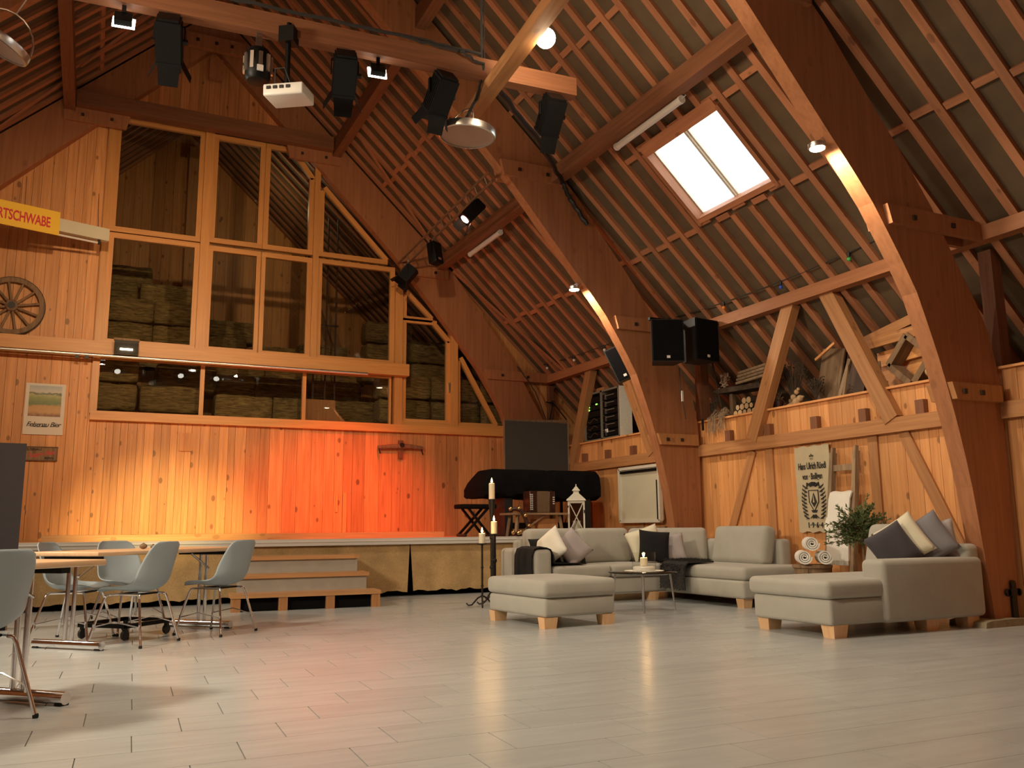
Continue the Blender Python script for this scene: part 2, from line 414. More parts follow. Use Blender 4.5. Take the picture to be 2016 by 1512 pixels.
# ---- the arches: three glulam frames, each mirrored about the ridge
INN = [(7.40, 0), (7.33, .70), (7.245, 1.35), (7.11, 1.95), (6.98, 2.40), (6.77, 3.0), (6.57, 3.36), (6.24, 3.88), (5.80, 4.40), (5.30, 5.0), (4.90, 5.48), (4.38, 6.04), (2.95, 7.50), (RX, 9.05)]
OUT = [(7.73, 0), (7.77, 1.0), (7.79, 2.08), (7.76, 2.60), (7.56, 3.02), (7.29, 3.46), (7.05, 3.92), (6.58, 4.56), (6.38, 4.80), (5.75, roofz(5.75)), (5.12, roofz(5.12)), (3.62, roofz(3.62)), (RX, roofz(RX))]
def zip_band(a, b, n=36):
    def res(pts):
        d = [0]
        for p, q in zip(pts, pts[1:]): d.append(d[-1] + math.dist(p, q))
        o = []
        for i in range(n+1):
            t = d[-1]*i/n; j = max(k for k in range(len(d)) if d[k] <= t+1e-9); j = min(j, len(d)-2)
            u = (t-d[j])/(d[j+1]-d[j]); o.append(tuple(pts[j][k]+(pts[j+1][k]-pts[j][k])*u for k in (0, 1)))
        return o
    return res(a), res(b)
BI, BO = zip_band(INN, OUT)
def arch_z(x, pts):                      # height of a profile at x (right half)
    for (x0, z0), (x1, z1) in zip(pts, pts[1:]):
        if min(x0, x1)-1e-6 <= x <= max(x0, x1)+1e-6 and abs(x1-x0) > 1e-6 and z0 > 2.2:
            return z0+(z1-z0)*(x-x0)/(x1-x0)
    return None
ARCHY = [(5.37, 5.54), (10.0, 10.17), (14.44, 14.61)]
TH = .17
arches = []
for ai, (y0, y1) in enumerate(ARCHY):
    label = ['curved glued timber arch nearest the camera at the right edge', 'curved glued timber arch in the middle carrying the loudspeakers', 'curved glued timber arch standing against the gable wall'][ai]
    root = None
    for side in (1, -1):
        mb = MB(); f = (lambda x: x) if side > 0 else mir
        nP = len(BI)
        vs = [(f(p[0]), y, p[1]) for y in (y0, y1) for pts in (BI, BO) for p in pts]
        fs = []
        for i in range(nP-1):
            a, c, d, e = i, i+1, nP+i+1, nP+i
            fs += [(a, c, d, e), (2*nP+e, 2*nP+d, 2*nP+c, 2*nP+a), (a, 2*nP+a, 2*nP+c, c), (e, d, 2*nP+d, 2*nP+e)]
        fs += [(0, nP, 3*nP, 2*nP), (nP-1, 2*nP+nP-1, 3*nP+nP-1, nP+nP-1)]
        mb.add(vs, fs)
        if root is None:
            root = mb.build('timber_arch', 'glulam'); struct(root, label); arches.append(root)
        else: mb.build('arch_half', 'glulam', root)
    # bolted tie plates on the near face
    pl = [(7.05, 7.74, 2.045, 2.20)]
    pl += [(6.40, 7.80, 3.64, 3.82)]
    pl += [(4.72, 5.66, 5.44, 5.64)] if ai == 2 else [(4.66, 5.64, 5.60, 5.82)]
    if ai == 2: pl = [(7.0, 8.0, 2.29, 2.50), pl[1], pl[2], (2.65, 3.60, 7.28, 7.52)]
    for xa, xb, za, zb in pl:
        for face in ((y0-.055, y0), (y1, y1+.055)):
            if face[1] > YB: continue
            for side in (1, -1):
                if side < 0 and not (ai == 2 and za > 7): continue
                f = (lambda x: x) if side > 0 else mir
                p = MB(); cut = .05
                p.prism([(f(xa), zb), (f(xb), zb), (f(xb), za), (f(xa+cut), za)], face[0], face[1])
                po = p.build('tie_plate', 'timber' if za < 3 and ai < 2 else 'glulam', root)
                if face[1] <= y0:
                    for bx in (xa+.28*(min(xb, 7.6)-xa), xa+.72*(min(xb, 7.6)-xa)):
                        q = MB(); q.box((f(bx), face[0]-.008, (za+zb)/2-.005), (.045, .02, .045)); q.build('bolt', 'bolt', po)
    if ai == 0:
        s = MB(); s.prism([(7.13, 0), (7.80, 0), (7.78, .055), (7.55, .065), (7.22, .06), (7.14, .045)], y0-.10, y1+.1); plain('sandstone', (.30, .25, .17), .9, var=.2, nscale=14, bump=.6)
        s.build('base_stone', 'sandstone', root)
        s = MB(); s.box((7.66, y0-.012, .14), (.07, .022, .28)); s.build('iron_strap', 'iron', root)
        s = MB(); s.box((7.66, y0-.016, .285), (.17, .02, .055)); s.box((7.66, y0-.017, .30), (.06, .02, .13))
        for dx, dz in ((-.075, .285), (.075, .285), (0, .36)): s.lathe([(.034, 0), (.034, .02)], 12, MX.Translation((7.66+dx, y0-.006, dz)) @ MX.Rotation(rad(90), 4, 'X'))
        s.build('iron_cross', 'iron', root)

# ---- purlins and collar
def pur(name, x, zb, zt, w, label, y0=YR, y1=YB-.02, mat='purlin_wood'):
    return struct(beam(name, (x, y0, (zb+zt)/2), (x, y1, (zb+zt)/2), w, zt-zb, mat), label)
pur('roof_purlin', 5.50, 5.60, 5.82, .15, 'middle roof purlin on the right slope with tube lamps under it')
pur('roof_purlin', 7.75, 3.64, 3.79, .14, 'lowest roof purlin on the right slope above the loft', mat='glulam')
pur('roof_purlin', 3.52, 7.44, 7.72, .15, 'uppermost roof purlin on the right slope')
pur('roof_purlin', mir(3.52), 7.44, 7.72, .16, 'uppermost roof purlin on the left slope')
pur('roof_purlin', mir(5.50), 5.60, 5.82, .15, 'middle roof purlin on the left slope')
pur('roof_purlin', RX, 9.55, 9.74, .14, 'ridge beam under the roof peak')
struct(beam('collar_beam', (-.62, 14.33, 7.62), (3.43, 14.33, 7.62), .18, .24, 'purlin_wood'), 'horizontal collar beam across the gable above the glazing')
bb = MB(); bb.box((RX, 14.36, 9.05), (.95, .10, .24)); bo = bb.build('ridge_plate', 'glulam', arches[2])
for dx in (-.3, 0, .25): q = MB(); q.box((RX+dx, 14.30, 9.05), (.05, .02, .05)); q.build('bolt', 'bolt', bo)
q = MB(); q.box((RX+.02, 14.40, 8.62), (.22, .1, .36)); q.build('ridge_post', 'glulam', arches[2])

# ---- ceiling: panels with a skylight opening, rafters, blocking
RD = .052; S = math.hypot(1, .95)
nR = V((.95/S, 0, 1/S))
SKX, SKY = (5.905, 6.74), (7.03, 8.43)
EAVE = 9.42
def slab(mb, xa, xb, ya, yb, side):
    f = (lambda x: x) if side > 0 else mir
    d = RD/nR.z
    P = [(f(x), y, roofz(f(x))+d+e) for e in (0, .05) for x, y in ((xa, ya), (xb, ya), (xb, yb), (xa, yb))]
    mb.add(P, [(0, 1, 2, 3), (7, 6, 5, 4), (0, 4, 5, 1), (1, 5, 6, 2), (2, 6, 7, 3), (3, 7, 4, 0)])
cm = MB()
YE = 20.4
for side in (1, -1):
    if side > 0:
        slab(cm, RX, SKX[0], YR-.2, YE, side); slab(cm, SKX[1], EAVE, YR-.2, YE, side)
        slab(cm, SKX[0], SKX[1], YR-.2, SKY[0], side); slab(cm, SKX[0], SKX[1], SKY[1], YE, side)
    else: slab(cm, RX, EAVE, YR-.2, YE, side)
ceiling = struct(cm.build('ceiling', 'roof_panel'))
SP = .3225
# sheet joints show as thin battens of shadow: separate panel strips between rafters
rys = []
y = 5.46
ys = [5.46+SP*.5+SP*i for i in range(-27, 45)]
for y in ys:
    if YR < y < YE: rys.append(y)
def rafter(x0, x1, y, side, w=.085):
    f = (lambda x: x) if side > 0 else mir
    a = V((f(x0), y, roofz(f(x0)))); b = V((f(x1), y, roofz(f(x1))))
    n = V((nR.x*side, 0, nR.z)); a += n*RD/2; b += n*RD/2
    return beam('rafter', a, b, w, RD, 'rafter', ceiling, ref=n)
for y in rys:
    if any(a-.05 < y < b+.05 for a, b in ARCHY[:2]): pass
    if y < -.6: continue
    if SKY[0] < y < SKY[1]:
        rafter(RX, SKX[0]-.05, y, 1); rafter(SKX[1]+.05, EAVE, y, 1)
    else: rafter(RX, EAVE, y, 1)
    rafter(RX, 7.9, y, -1)
def blocking(x, y0, y1, side=1, h=.06):
    f = (lambda x: x) if side > 0 else mir
    n = V((nR.x*side, 0, nR.z)); c0 = V((f(x), y0, roofz(f(x)))) + n*.03; c1 = c0.copy(); c1.y = y1
    beam('blocking', c0, c1, .07, .04, 'rafter', ceiling, ref=n)
for i, (ya, yb) in enumerate(zip(rys, rys[1:])):
    if ya < 3.0 or yb > YB: continue
    for x in ((4.80, 6.75) if ya < 10 else (4.35, 6.75)) + ((5.86,) if SKY[0]-.8 < (ya+yb)/2 < SKY[1]+.5 else ()):
        blocking(x + (.02 if i % 2 else -.02), ya+.05, yb-.05)
    for x in (3.1, 4.9): blocking(x, ya+.05, yb-.05, -1)
# diagonal wind braces nailed under the rafters
def diag(xa, ya, xb, yb, side, w=.06):
    f = (lambda x: x) if side > 0 else mir
    n = V((nR.x*side, 0, nR.z))
    a = V((f(xa), ya, roofz(f(xa))))-n*.012; b = V((f(xb), yb, roofz(f(xb))))-n*.012
    beam('wind_brace', a, b, w, .022, 'rafter', ceiling, ref=n)
diag(3.65, 13.6, 5.6, 14.40, 1); diag(5.75, 14.40, 7.7, 13.75, 1); diag(1.6, 12.2, 3.5, 12.9, 1)
diag(3.62, 13.9, 5.0, 14.4, -1); diag(2.0, 13.1, 3.4, 13.7, -1)

# ---- skylight
def rp(x, y, e=0): return V((x, y, roofz(x))) + nR*e
sky = struct(thing('window_1', None, None), 'bright twin roof window in the right slope')
def skbar(a, b, w, d, e, mat='white_paint', nm='window_frame'):
    beam(nm, rp(*a, e), rp(*b, e), w, d, mat, sky, ref=nR)
ym = (SKY[0]+SKY[1])/2 + .02
for x, w_ in ((SKX[0]-.02, .16), (SKX[1]-.04, .07)): skbar((x, SKY[0]), (x, SKY[1]), w_, .15, .07, 'rafter', 'window_lining')
for yv in SKY: skbar((SKX[0], yv), (SKX[1], yv), .06, .15, .07, 'rafter', 'window_lining')
for x in (SKX[0]+.03, SKX[1]-.03): skbar((x, SKY[0]), (x, SKY[1]), .035, .05, .15)
for yv in (SKY[0]+.03, ym-.025, ym+.025, SKY[1]-.03): skbar((SKX[0], yv), (SKX[1], yv), .03, .05, .15)
for a, b_ in ((SKY[0]+.04, ym-.03), (ym+.03, SKY[1]-.04)):
    g = MB(); vs = [rp(x, yv, e) for e in (.15, .156) for x, yv in ((SKX[0]+.03, a), (SKX[1]-.03, a), (SKX[1]-.03, b_), (SKX[0]+.03, b_))]
    g.add(vs, [(0, 1, 2, 3), (7, 6, 5, 4), (0, 4, 5, 1), (1, 5, 6, 2), (2, 6, 7, 3), (3, 7, 4, 0)]); g.build('pane', 'clear_glass', sky)

# ---- gable wall: backing, planks, glazing
wb = MB()
def gab(x): return roofz(x)+.08
wb.prism([(XL-.2, -.05), (9.4, -.05), (9.4, 2.2), (8.0, gab(8.0)), (6.9, gab(6.9)), (6.9, 2.66), (-.12, 2.66), (-.12, gab(-.12)), (XL-.2, gab(XL-.2))], YB+.03, YB+.09)
wb.prism([(-.12, 7.62), (3.3, 7.62), (3.3, gab(3.3)), (RX, gab(RX)), (-.12, gab(-.12))], YB+.031, YB+.089)
poly = [(x, arch_z(x, INN)+.30) for x in (3.3, 4.0, 4.9, 5.8, 6.4, 6.9)]
wb.prism(poly + [(6.9, gab(6.9)), (3.3, gab(3.3))], YB+.032, YB+.088)
wall_back = struct(wb.build('wall_back', 'wall_backing'))
def plank(name, x0, x1, z0, z1, mat, parent, y=YB, th=.024):
    if z1-z0 < .03: return
    g = .004
    beam(name, ((x0+x1)/2, y+th/2+RND.uniform(0, .005), z0), ((x0+x1)/2, y+th/2+RND.uniform(0, .005)*0, z1), x1-x0-g, th, mat, parent, ref=(0, 1, 0))
x = -3.2
while x < -.13:
    w = RND.choice((.12, .14, .14, .16, .19)); w = min(w, -.12-x+.001)
    plank('plank', x, x+w, STAGEZ-.1 if x > -2 else 0, roofz(x)-.02 if x < RX else 0, 'plank', wall_back); x += w
x = -.12
while x < 8.9:
    w = RND.uniform(.095, .15) if x < 2.0 else RND.uniform(.15, .27)
    if x < 6.8:
        plank('plank', x, x+w, STAGEZ-.1, 2.625, 'plank' if x < 2.2 else 'plank_red', wall_back)
    else: plank('plank', x, x+w, STAGEZ-.1, roofz(x)+.04, 'plank', wall_back)
    x += w
x = -.1
while x < 2.95:
    w = RND.uniform(.13, .19)
    plank('plank', x, x+w, 7.66, min(max(roofz(x), roofz(x+w)), 9.7), 'plank_red', wall_back); x += w
x = 4.7
while x < 6.8:
    w = RND.uniform(.13, .2); za = arch_z(x, INN)
    plank('plank', x, x+w, za+.32, roofz(x)+.04, 'plank', wall_back); x += w
# sill, posts, crossbeam
def fb(name, x0, x1, z0, z1, y0, y1, mat='frame_wood', parent=None):
    if x1-x0 > z1-z0: return beam(name, (x0, (y0+y1)/2, (z0+z1)/2), (x1, (y0+y1)/2, (z0+z1)/2), y1-y0, z1-z0, mat, parent)
    return beam(name, ((x0+x1)/2, (y0+y1)/2, z0), ((x0+x1)/2, (y0+y1)/2, z1), x1-x0, y1-y0, mat, parent, ref=(0, 1, 0))
struct(fb('trim_1', -.12, 6.86, 2.60, 2.735, 14.53, 14.70), 'long timber sill under the gable glazing')
struct(fb('trim_2', -3.2, 4.92, 3.59, 3.80, 14.40, 14.56, 'frame_wood'), 'heavy crossbeam over the low strip of panes')
for n, (x0, x1, z0, z1) in enumerate(((-.13, -.035, 2.7, 7.6), (1.335, 1.475, 3.75, 7.6), (3.19, 3.29, 3.75, 7.25), (4.70, 4.84, 2.62, 5.45), (5.77, 5.91, 2.7, 4.55))):
    struct(fb('trim_%d' % (n+3), x0, x1, z0, z1, 14.55, 14.72, 'frame_wood'), ['timber post left of the gable glazing', 'timber post between left and middle gable windows', 'timber post between middle and right gable windows', 'timber post right of the low strip of panes', 'timber post beside the last triangular pane'][n])
def pane_window(idx, label, panes, fw_=.085, yf=14.60):
    w = struct(thing('window_%d' % idx, None, None), label)
    for p in panes:
        g = MB(); g.prism(p, 14.640, 14.646); g.build('pane', 'pane_glass', w)
        n = len(p); cx = sum(q[0] for q in p)/n; cz = sum(q[1] for q in p)/n
        for i in range(n):
            a, c = V((p[i][0], 0, p[i][1])), V((p[(i+1) % n][0], 0, p[(i+1) % n][1]))
            t = (c-a).normalized(); nn = V((t.z, 0, -t.x))
            if nn.dot(V((cx, 0, cz))-a) > 0: nn = -nn
            a2 = a + nn*fw_/2; c2 = c + nn*fw_/2
            if abs(t.x) > .99: a2 -= t*fw_; c2 += t*fw_
            elif abs(t.z) <= .99: a2 -= t*.05; c2 += t*.05
            a2.y = c2.y = 14.64 + (.003 if abs(t.x) > .99 else 0)
            beam('window_frame', a2, c2, fw_, .085, 'frame_wood', w, ref=(0, 1, 0))
    return w
R4 = lambda x0, x1, z0, z1: [(x0, z0), (x1, z0), (x1, z1), (x0, z1)]
pane_window(2, 'tall left window of the gable glazing', [R4(.05, 1.255, 5.715, 7.50), R4(.045, 1.255, 3.885, 5.525)])
pane_window(3, 'middle gable window of four panes with a clipped corner', [R4(1.555, 2.245, 5.735, 7.48), [(2.42, 5.735), (3.105, 5.735), (3.105, 7.06), (2.78, 7.48), (2.42, 7.48)], R4(1.545, 2.25, 3.885, 5.51), R4(2.40, 3.105, 3.885, 5.51)])
pane_window(4, 'right gable window with a triangular pane on top', [[(3.375, 5.735), (4.47, 5.735), (3.375, 6.86)], R4(3.37, 4.61, 3.885, 5.525)])
pane_window(5, 'low strip of three panes under the crossbeam', [R4(-.03, 1.445, 2.75, 3.56), R4(1.51, 3.09, 2.75, 3.56), R4(3.15, 4.62, 2.75, 3.56)], .032)
w6 = pane_window(6, 'clipped window to the right of the low strip of panes', [[(4.925, 4.73), (5.35, 4.73), (4.925, 5.13)], [(4.925, 2.855), (5.70, 2.855), (5.70, 4.325), (5.43, 4.61), (4.925, 4.61)]], .08)
h = MB(); h.box((5.745, 14.575, 3.44), (.02, .03, .14)); h.box((5.745, 14.58, 3.52), (.03, .05, .05)); h.build('handle', 'alu', w6)
pane_window(7, 'last triangular gable pane beside the arch', [[(5.975, 2.835), (6.64, 2.835), (5.975, 3.98)]], .08)
struct(fb('trim_8', 4.84, 6.86, 2.735, 2.80, 14.56, 14.70), 'thin lower frame rail under the clipped windows')

# ---- right wall
wr = MB(); wr.box((XW+.06, (YR+YB)/2, 1.15), (.06, YB-YR, 2.38))
wall_right = struct(wr.build('wall_right', 'wall_backing'))
y = 1.5
while y < YB:
    w = RND.choice((.12, .15, .17, .19, .22)); y2 = min(y+w, YB)
    beam('plank', (XW+.014+RND.uniform(0, .004), (y+y2)/2, 0), (XW+.014, (y+y2)/2, WALLTOP), y2-y-.004, .026, 'plank', wall_right, ref=(1, 0, 0)); y = y2
beam('ledge_board', (XW+.03, 1.5, WALLTOP+.012), (XW+.03, YB, WALLTOP+.012), .16, .024, 'plank', wall_right)
beam('wall_beam', (XW-.005, 1.5, 1.975), (XW-.005, YB, 1.975), .16, .16, 'timber', wall_right)
for y in (8.63, 6.97, 13.2, 11.6): beam('stud', (XW+.002, y, 0), (XW+.002, y, 1.895), .13, .05, 'timber', wall_right, ref=(1, 0, 0))
for y in (9.37, 8.59, 7.78, 7.04, 6.28, 13.27, 12.5, 11.73, 10.9, 4.7, 3.9):
    q = MB(); q.box((XW-.012, y, 2.13), (.12, .105, .15)); q.build('joist_end', 'dark_wood' if False else 'purlin_wood', wall_right)
def brace(ya, za, yb, zb, x=7.815):
    beam('diagonal_brace', (x, ya, za), (x, yb, zb), .13, .19, 'timber', wall_right, ref=(0, 1, 0))
brace(8.055, 3.68, 8.87, 2.03); brace(7.444, 3.68, 6.63, 2.03)
brace(12.98, 3.68, 13.68, 2.03); brace(12.0, 3.68, 11.15, 2.03)
for y0, y1 in ARCHY[:2]: beam('post', (7.95, (y0+y1)/2, 2.40), (7.95, (y0+y1)/2, 3.60), .14, .14, 'purlin_wood', wall_right, ref=(0, 1, 0))
for a in (((8.94, 1.89), (9.52, .68)), ((6.55, 1.89), (5.90, .50)), ((13.7, 1.89), (14.3, .7))):
    beam('diagonal_brace', (XW+.0, a[0][0], a[0][1]), (XW+.0, a[1][0], a[1][1]), .13, .055, 'timber', wall_right, ref=(1, 0, 0))
lf = MB(); lf.box(((XW+9.5)/2, (1+YB)/2, 2.24), (9.5-XW-.1, YB-1, .05)); struct(lf.build('loft_floor', 'old_wood'), 'boarded loft floor behind the right wall')
# ---- left wall and the wall behind the photographer
wl = MB(); wl.box((XL-.05, (YR+YB)/2, 1.9), (.1, YB-YR, 3.8)); wall_left = struct(wl.build('wall_left', 'plank'))
wf = MB(); wf.box((RX, YR-.05, 4.9), (XW-XL+3.2, .1, 9.8))
wall_front = struct(wf.build('wall_front', 'plank'))
# ------------------------------------------------------------------ straw store behind the glazing
sw = MB(); YS = 19.6
sw.box((2.2, YS+.05, 4.8), (16, .1, 11))
wall_store = struct(sw.build('wall_store', 'wall_backing'), 'boarded far wall of the straw store')
for nm_, xx_ in (('wall_store_left', -4.6), ('wall_store_right', 9.45)):
    q = MB(); q.box((xx_, 17.1, 3.6 if xx_ < 0 else 1.2), (.1, 4.7, 8 if xx_ < 0 else 2.4)); struct(q.build(nm_, 'wall_backing'), 'side wall of the straw store')
x = -3.0
while x < 7.0:
    w = RND.uniform(.16, .24)
    beam('plank', (x+w/2, YS-.014, 1.9), (x+w/2, YS-.014, max(roofz(x), roofz(x+w))+.04), w-.005, .025, 'plank', wall_store, ref=(0, 1, 0)); x += w
beam('post', (1.55, YS-.25, 1.9), (1.55, YS-.25, 9.3), .2, .2, 'timber', wall_store, ref=(0, 1, 0))
beam('post', (5.6, 18.2, 1.9), (3.9, 18.2, 6.7), .16, .16, 'timber', wall_store, ref=(0, 1, 0))
sf = MB(); sf.box((2.3, 17.2, 1.86), (14, 4.9, .08)); struct(sf.build('store_floor', 'old_wood'), 'raised floor of the straw store')
def bale_mesh(seed):
    bm = bmesh.new(); bmesh.ops.create_cube(bm, size=1)
    bmesh.ops.subdivide_edges(bm, edges=bm.edges[:], cuts=6, use_grid_fill=True)
    for v in bm.verts:
        c = v.co; r = 1
        k = [abs(2*q) for q in c]; e = sum(1 for q in k if q > .9)
        s_ = 1 - .035*max(0, e-1)
        v.co = V((c.x*.98*s_, c.y*.50*s_, c.z*.43*s_))
        n = NZ.noise_vector(v.co*9 + V((seed*7, seed*3, 0)))
        v.co += V((n.x*.012, n.y*.022, n.z*.024))
        if abs(abs(c.x)-.18) < .09: v.co.y *= .965; v.co.z *= .965
    # loose stalks
    rr = random.Random(seed)
    for _ in range(320):
        a = rr.uniform(-.48, .48), rr.uniform(-.24, .24), rr.uniform(-.2, .2)
        side = rr.choice((0, 1, 2))
        p = V(a)
        if side == 0: p.y = -.245
        elif side == 1: p.z = .21
        else: p.x = rr.choice((-.48, .48))
        d = V((rr.uniform(-1, 1), rr.uniform(-.6, .1), rr.uniform(-.5, .8))).normalized()*rr.uniform(.03, .08)
        q = d.cross(V((0, 0, 1))).normalized()*.004
        vs = [bm.verts.new(p-q), bm.verts.new(p+q), bm.verts.new(p+d)]; bm.faces.new(vs)
    me = bpy.data.meshes.new('straw_bale'); bm.to_mesh(me); bm.free(); me.materials.append(MATS['hay']); me.shade_smooth(); return me
bales = [bale_mesh(i) for i in range(4)]
TOPS = [5.9, 5.9, 5.4, 4.9, 4.45, 4.5, 5.2, 5.7, 5.0]        # height of the back row, left to right
for ci, top in enumerate(TOPS):
    front = 2.35
    for ri, yv in enumerate((15.25, 15.81, 16.37, 16.93, 17.49, 18.05)):
        xx = -.95 + ci*1.0 + RND.uniform(-.02, .02) + (.25 if ri % 2 else 0)
        t = min(top, 2.85 + [.25, .55, 1.1, 1.6, 2.2, 3.2][ri] + (.5 if ci < 3 else -.15 if ci < 6 else .45)) + RND.uniform(-.1, .1)
        t = min(t, min(roofz(xx-.5), roofz(xx+.5))-.35)
        k = 0; mine = front
        while 1.90 + .46*(k+1) <= t + .22:
            zt = 1.90 + .46*(k+1)
            if zt > front + .02:
                o = link('straw_bale', bales[(ci+ri*2+k) % 4]); o.location = (xx, yv, zt-.235); o.rotation_euler = (RND.uniform(-.02, .02), RND.uniform(-.02, .02), RND.uniform(-.03, .03))
                tag(o, 'straw bale piled in the dim store behind the gable glazing', 'straw bale', 'straw bales behind the glazing')
                mine = zt
            k += 1
        front = max(front, mine)
# steel hoist frame and wooden crate seen through the panes
t = thing('hoist_frame', 'thin dark red steel hoist rails standing behind the panes', 'rails', (3.5, 14.95, 1.9))
for dx in (-.30, -.16, .05, .22): q = MB(); q.box((dx, 0, 2.3), (.025, .025, 4.6)); q.build('rail', 'leather', t)
for z in (1.15, 2.6): q = MB(); q.box((-.03, 0, z), (.6, .025, .03)); q.build('crossbar', 'leather', t)
o = MB(); o.prism([(3.18, 2.50), (3.72, 2.50), (3.95, 2.72), (3.72, 2.96), (3.70, 3.14), (3.18, 3.14)], 14.80, 15.02)
tag(o.build('wooden_chute', 'timber'), 'wooden board chute behind the low right pane', 'chute')

# ------------------------------------------------------------------ things on the gable wall
# metal curtain rail under the crossbeam
q = MB(); q.tube([(-3.2, 14.36, 3.565), (4.15, 14.36, 3.565)], .028, 10)
tag(q.build('curtain_rail', 'alu', None, True), 'long metal curtain rail along the crossbeam', 'rail')
q = bpy.data.objects['curtain_rail']
for xx in (-.35, -.22): r = MB(); r.box((xx, 14.36, 3.525), (.05, .04, .05)); r.build('glider', 'black_plastic', q)
# halogen flood on the crossbeam
t = thing('halogen_flood', 'lit glass halogen flood lamp clipped on the crossbeam', 'lamp', (.32, 14.34, 3.70))
q = MB(); q.prism([(-.06, -.11), (.05, -.11), (.05, .11), (-.06, .11)], -.17, .17, 'X'); rb = q.build('housing', 'dark_grey_board', t)
q = MB(); q.prism([(-.10, -.11), (-.06, -.115), (-.06, .07), (-.10, .06)], -.18, .18, 'X'); q.build('glass_front', 'clear_glass', t)
q = MB(); q.tube([(-.09, -.075, -.03), (.09, -.075, -.03)], .016, 8); q.build('halogen_tube', 'halogen', t)
q = MB(); q.box((0, -.03, .125), (.36, .1, .03)); q.build('hood', 'old_wood', t)
# wagon wheel
t = thing('wagon_wheel', 'old wooden wagon wheel hung on the plank wall', 'wheel', (-1.27, 14.545, 4.255))
def ring(r0, r1, y0, y1, seg=40):
    vs = []; fs = []
    for k in range(seg):
        a = 2*math.pi*k/seg
        for r, y in ((r0, y0), (r1, y0), (r1, y1), (r0, y1)): vs.append((r*math.cos(a), y, r*math.sin(a)))
    for k in range(seg):
        j = (k+1) % seg
        for m_ in range(4): fs.append((k*4+m_, k*4+(m_+1) % 4, j*4+(m_+1) % 4, j*4+m_))
    return vs, fs
q = MB(); q.add(*ring(.365, .435, -.035, .035)); q.build('rim', 'old_wood', t, True)
q = MB(); q.add(*ring(.434, .445, -.03, .03)); q.build('iron_tyre', 'iron', t, True)
q = MB(); q.lathe([(.055, -.07), (.085, -.05), (.09, 0), (.085, .05), (.06, .065)], 18, MX.Rotation(rad(90), 4, 'X')); hb = q.build('hub', 'old_wood', t, True)
q = MB(); q.lathe([(.05, 0), (.05, .012)], 16, MX.Translation((0, -.066, 0)) @ MX.Rotation(rad(90), 4, 'X')); q.build('hub_hole', 'black_plastic', hb)
for k in range(12):
    a = 2*math.pi*(k+.35)/12
    q = MB(); q.tube([(.075*math.cos(a), 0, .075*math.sin(a)), (.22*math.cos(a), 0, .22*math.sin(a)), (.37*math.cos(a), 0, .37*math.sin(a))], [.020, .017, .020], 8); q.build('spoke', 'old_wood', t, True)
# poster
m, nt, b = base_mat('poster_print'); MATS['poster_print'] = m; L_ = nt.links.new
tc = N(nt, 'ShaderNodeTexCoord'); sx = N(nt, 'ShaderNodeSeparateXYZ'); L_(tc.outputs['Object'], sx.inputs[0])
nz = N(nt, 'ShaderNodeTexNoise'); nz.inputs['Scale'].default_value = 14; nz.inputs['Detail'].default_value = 4; L_(tc.outputs['Object'], nz.inputs['Vector'])
ad = N(nt, 'ShaderNodeMath', operation='MULTIPLY_ADD'); L_(nz.outputs['Fac'], ad.inputs[0]); ad.inputs[1].default_value = .10; L_(sx.outputs['Z'], ad.inputs[2])
mr = N(nt, 'ShaderNodeMapRange'); mr.inputs[1].default_value = -.06; mr.inputs[2].default_value = .40; L_(ad.outputs[0], mr.inputs[0])
cr = N(nt, 'ShaderNodeValToRGB'); els = cr.color_ramp.elements
els[0].position = 0; els[0].color = (.18, .06, .02, 1); els[1].position = 1; els[1].color = (.30, .36, .42, 1)
for p_, c_ in ((.14, (.52, .28, .08, 1)), (.34, (.45, .25, .06, 1)), (.40, (.10, .15, .03, 1)), (.60, (.20, .24, .05, 1)), (.70, (.34, .34, .12, 1)), (.74, (.03, .05, .015, 1)), (.80, (.50, .48, .40, 1))):
    e = els.new(p_); e.color = c_
L_(mr.outputs[0], cr.inputs[0]); L_(cr.outputs[0], b.inputs['Base Color']); b.inputs['Roughness'].default_value = .4
t = thing('poster', 'white framed harvest poster with script lettering on the plank wall', 'poster', (-.735, 14.605, 2.735), 0)
q = MB(); q.box((0, 0, 0), (.53, .012, .77)); q.build('sheet', 'paper', t)
q = MB(); q.box((0, -.008, .12), (.43, .006, .46)); q.build('picture', 'poster_print', t)
mt = text_mesh('lettering', 'Felsenau Bier', .100, 'ink', .001, .0008, shear=.35, space=.86)
link('lettering', mt, t, MX.Translation((0, -.008, -.235)) @ MX.Rotation(rad(90), 4, 'X'))
q = MB(); q.tube([(-.20, -.008, -.255), (-.1, -.008, -.272), (.05, -.008, -.268)], .003, 5); q.build('flourish', 'ink', t)
# crate board
t = thing('crate_board', 'small old crate board with faded beer lettering', 'sign', (-.745, 14.600, 2.065))
q = MB(); q.box((0, 0, 0), (.46, .02, .21)); q.build('board', 'old_wood', t)
for z in (-.1, .1): q = MB(); q.box((0, -.013, z), (.46, .012, .012)); q.build('edge', 'dark_wood', t)
for body, sz, xx, zz, mat_ in (('FELSENAU', .05, -.10, .062, 'ink'), ('BERN', .05, .12, -.065, 'ink'), ('Lager Bier', .085, .03, 0, 'red_paint')):
    mt = text_mesh('lettering', body, sz, mat_, .001, .001, shear=.2 if sz > .06 else 0); link('lettering', mt, t, MX.Translation((xx, -.012, zz)) @ MX.Rotation(rad(90), 4, 'X') @ MX.Rotation(rad(9 if sz > .06 else 0), 4, 'Z'))
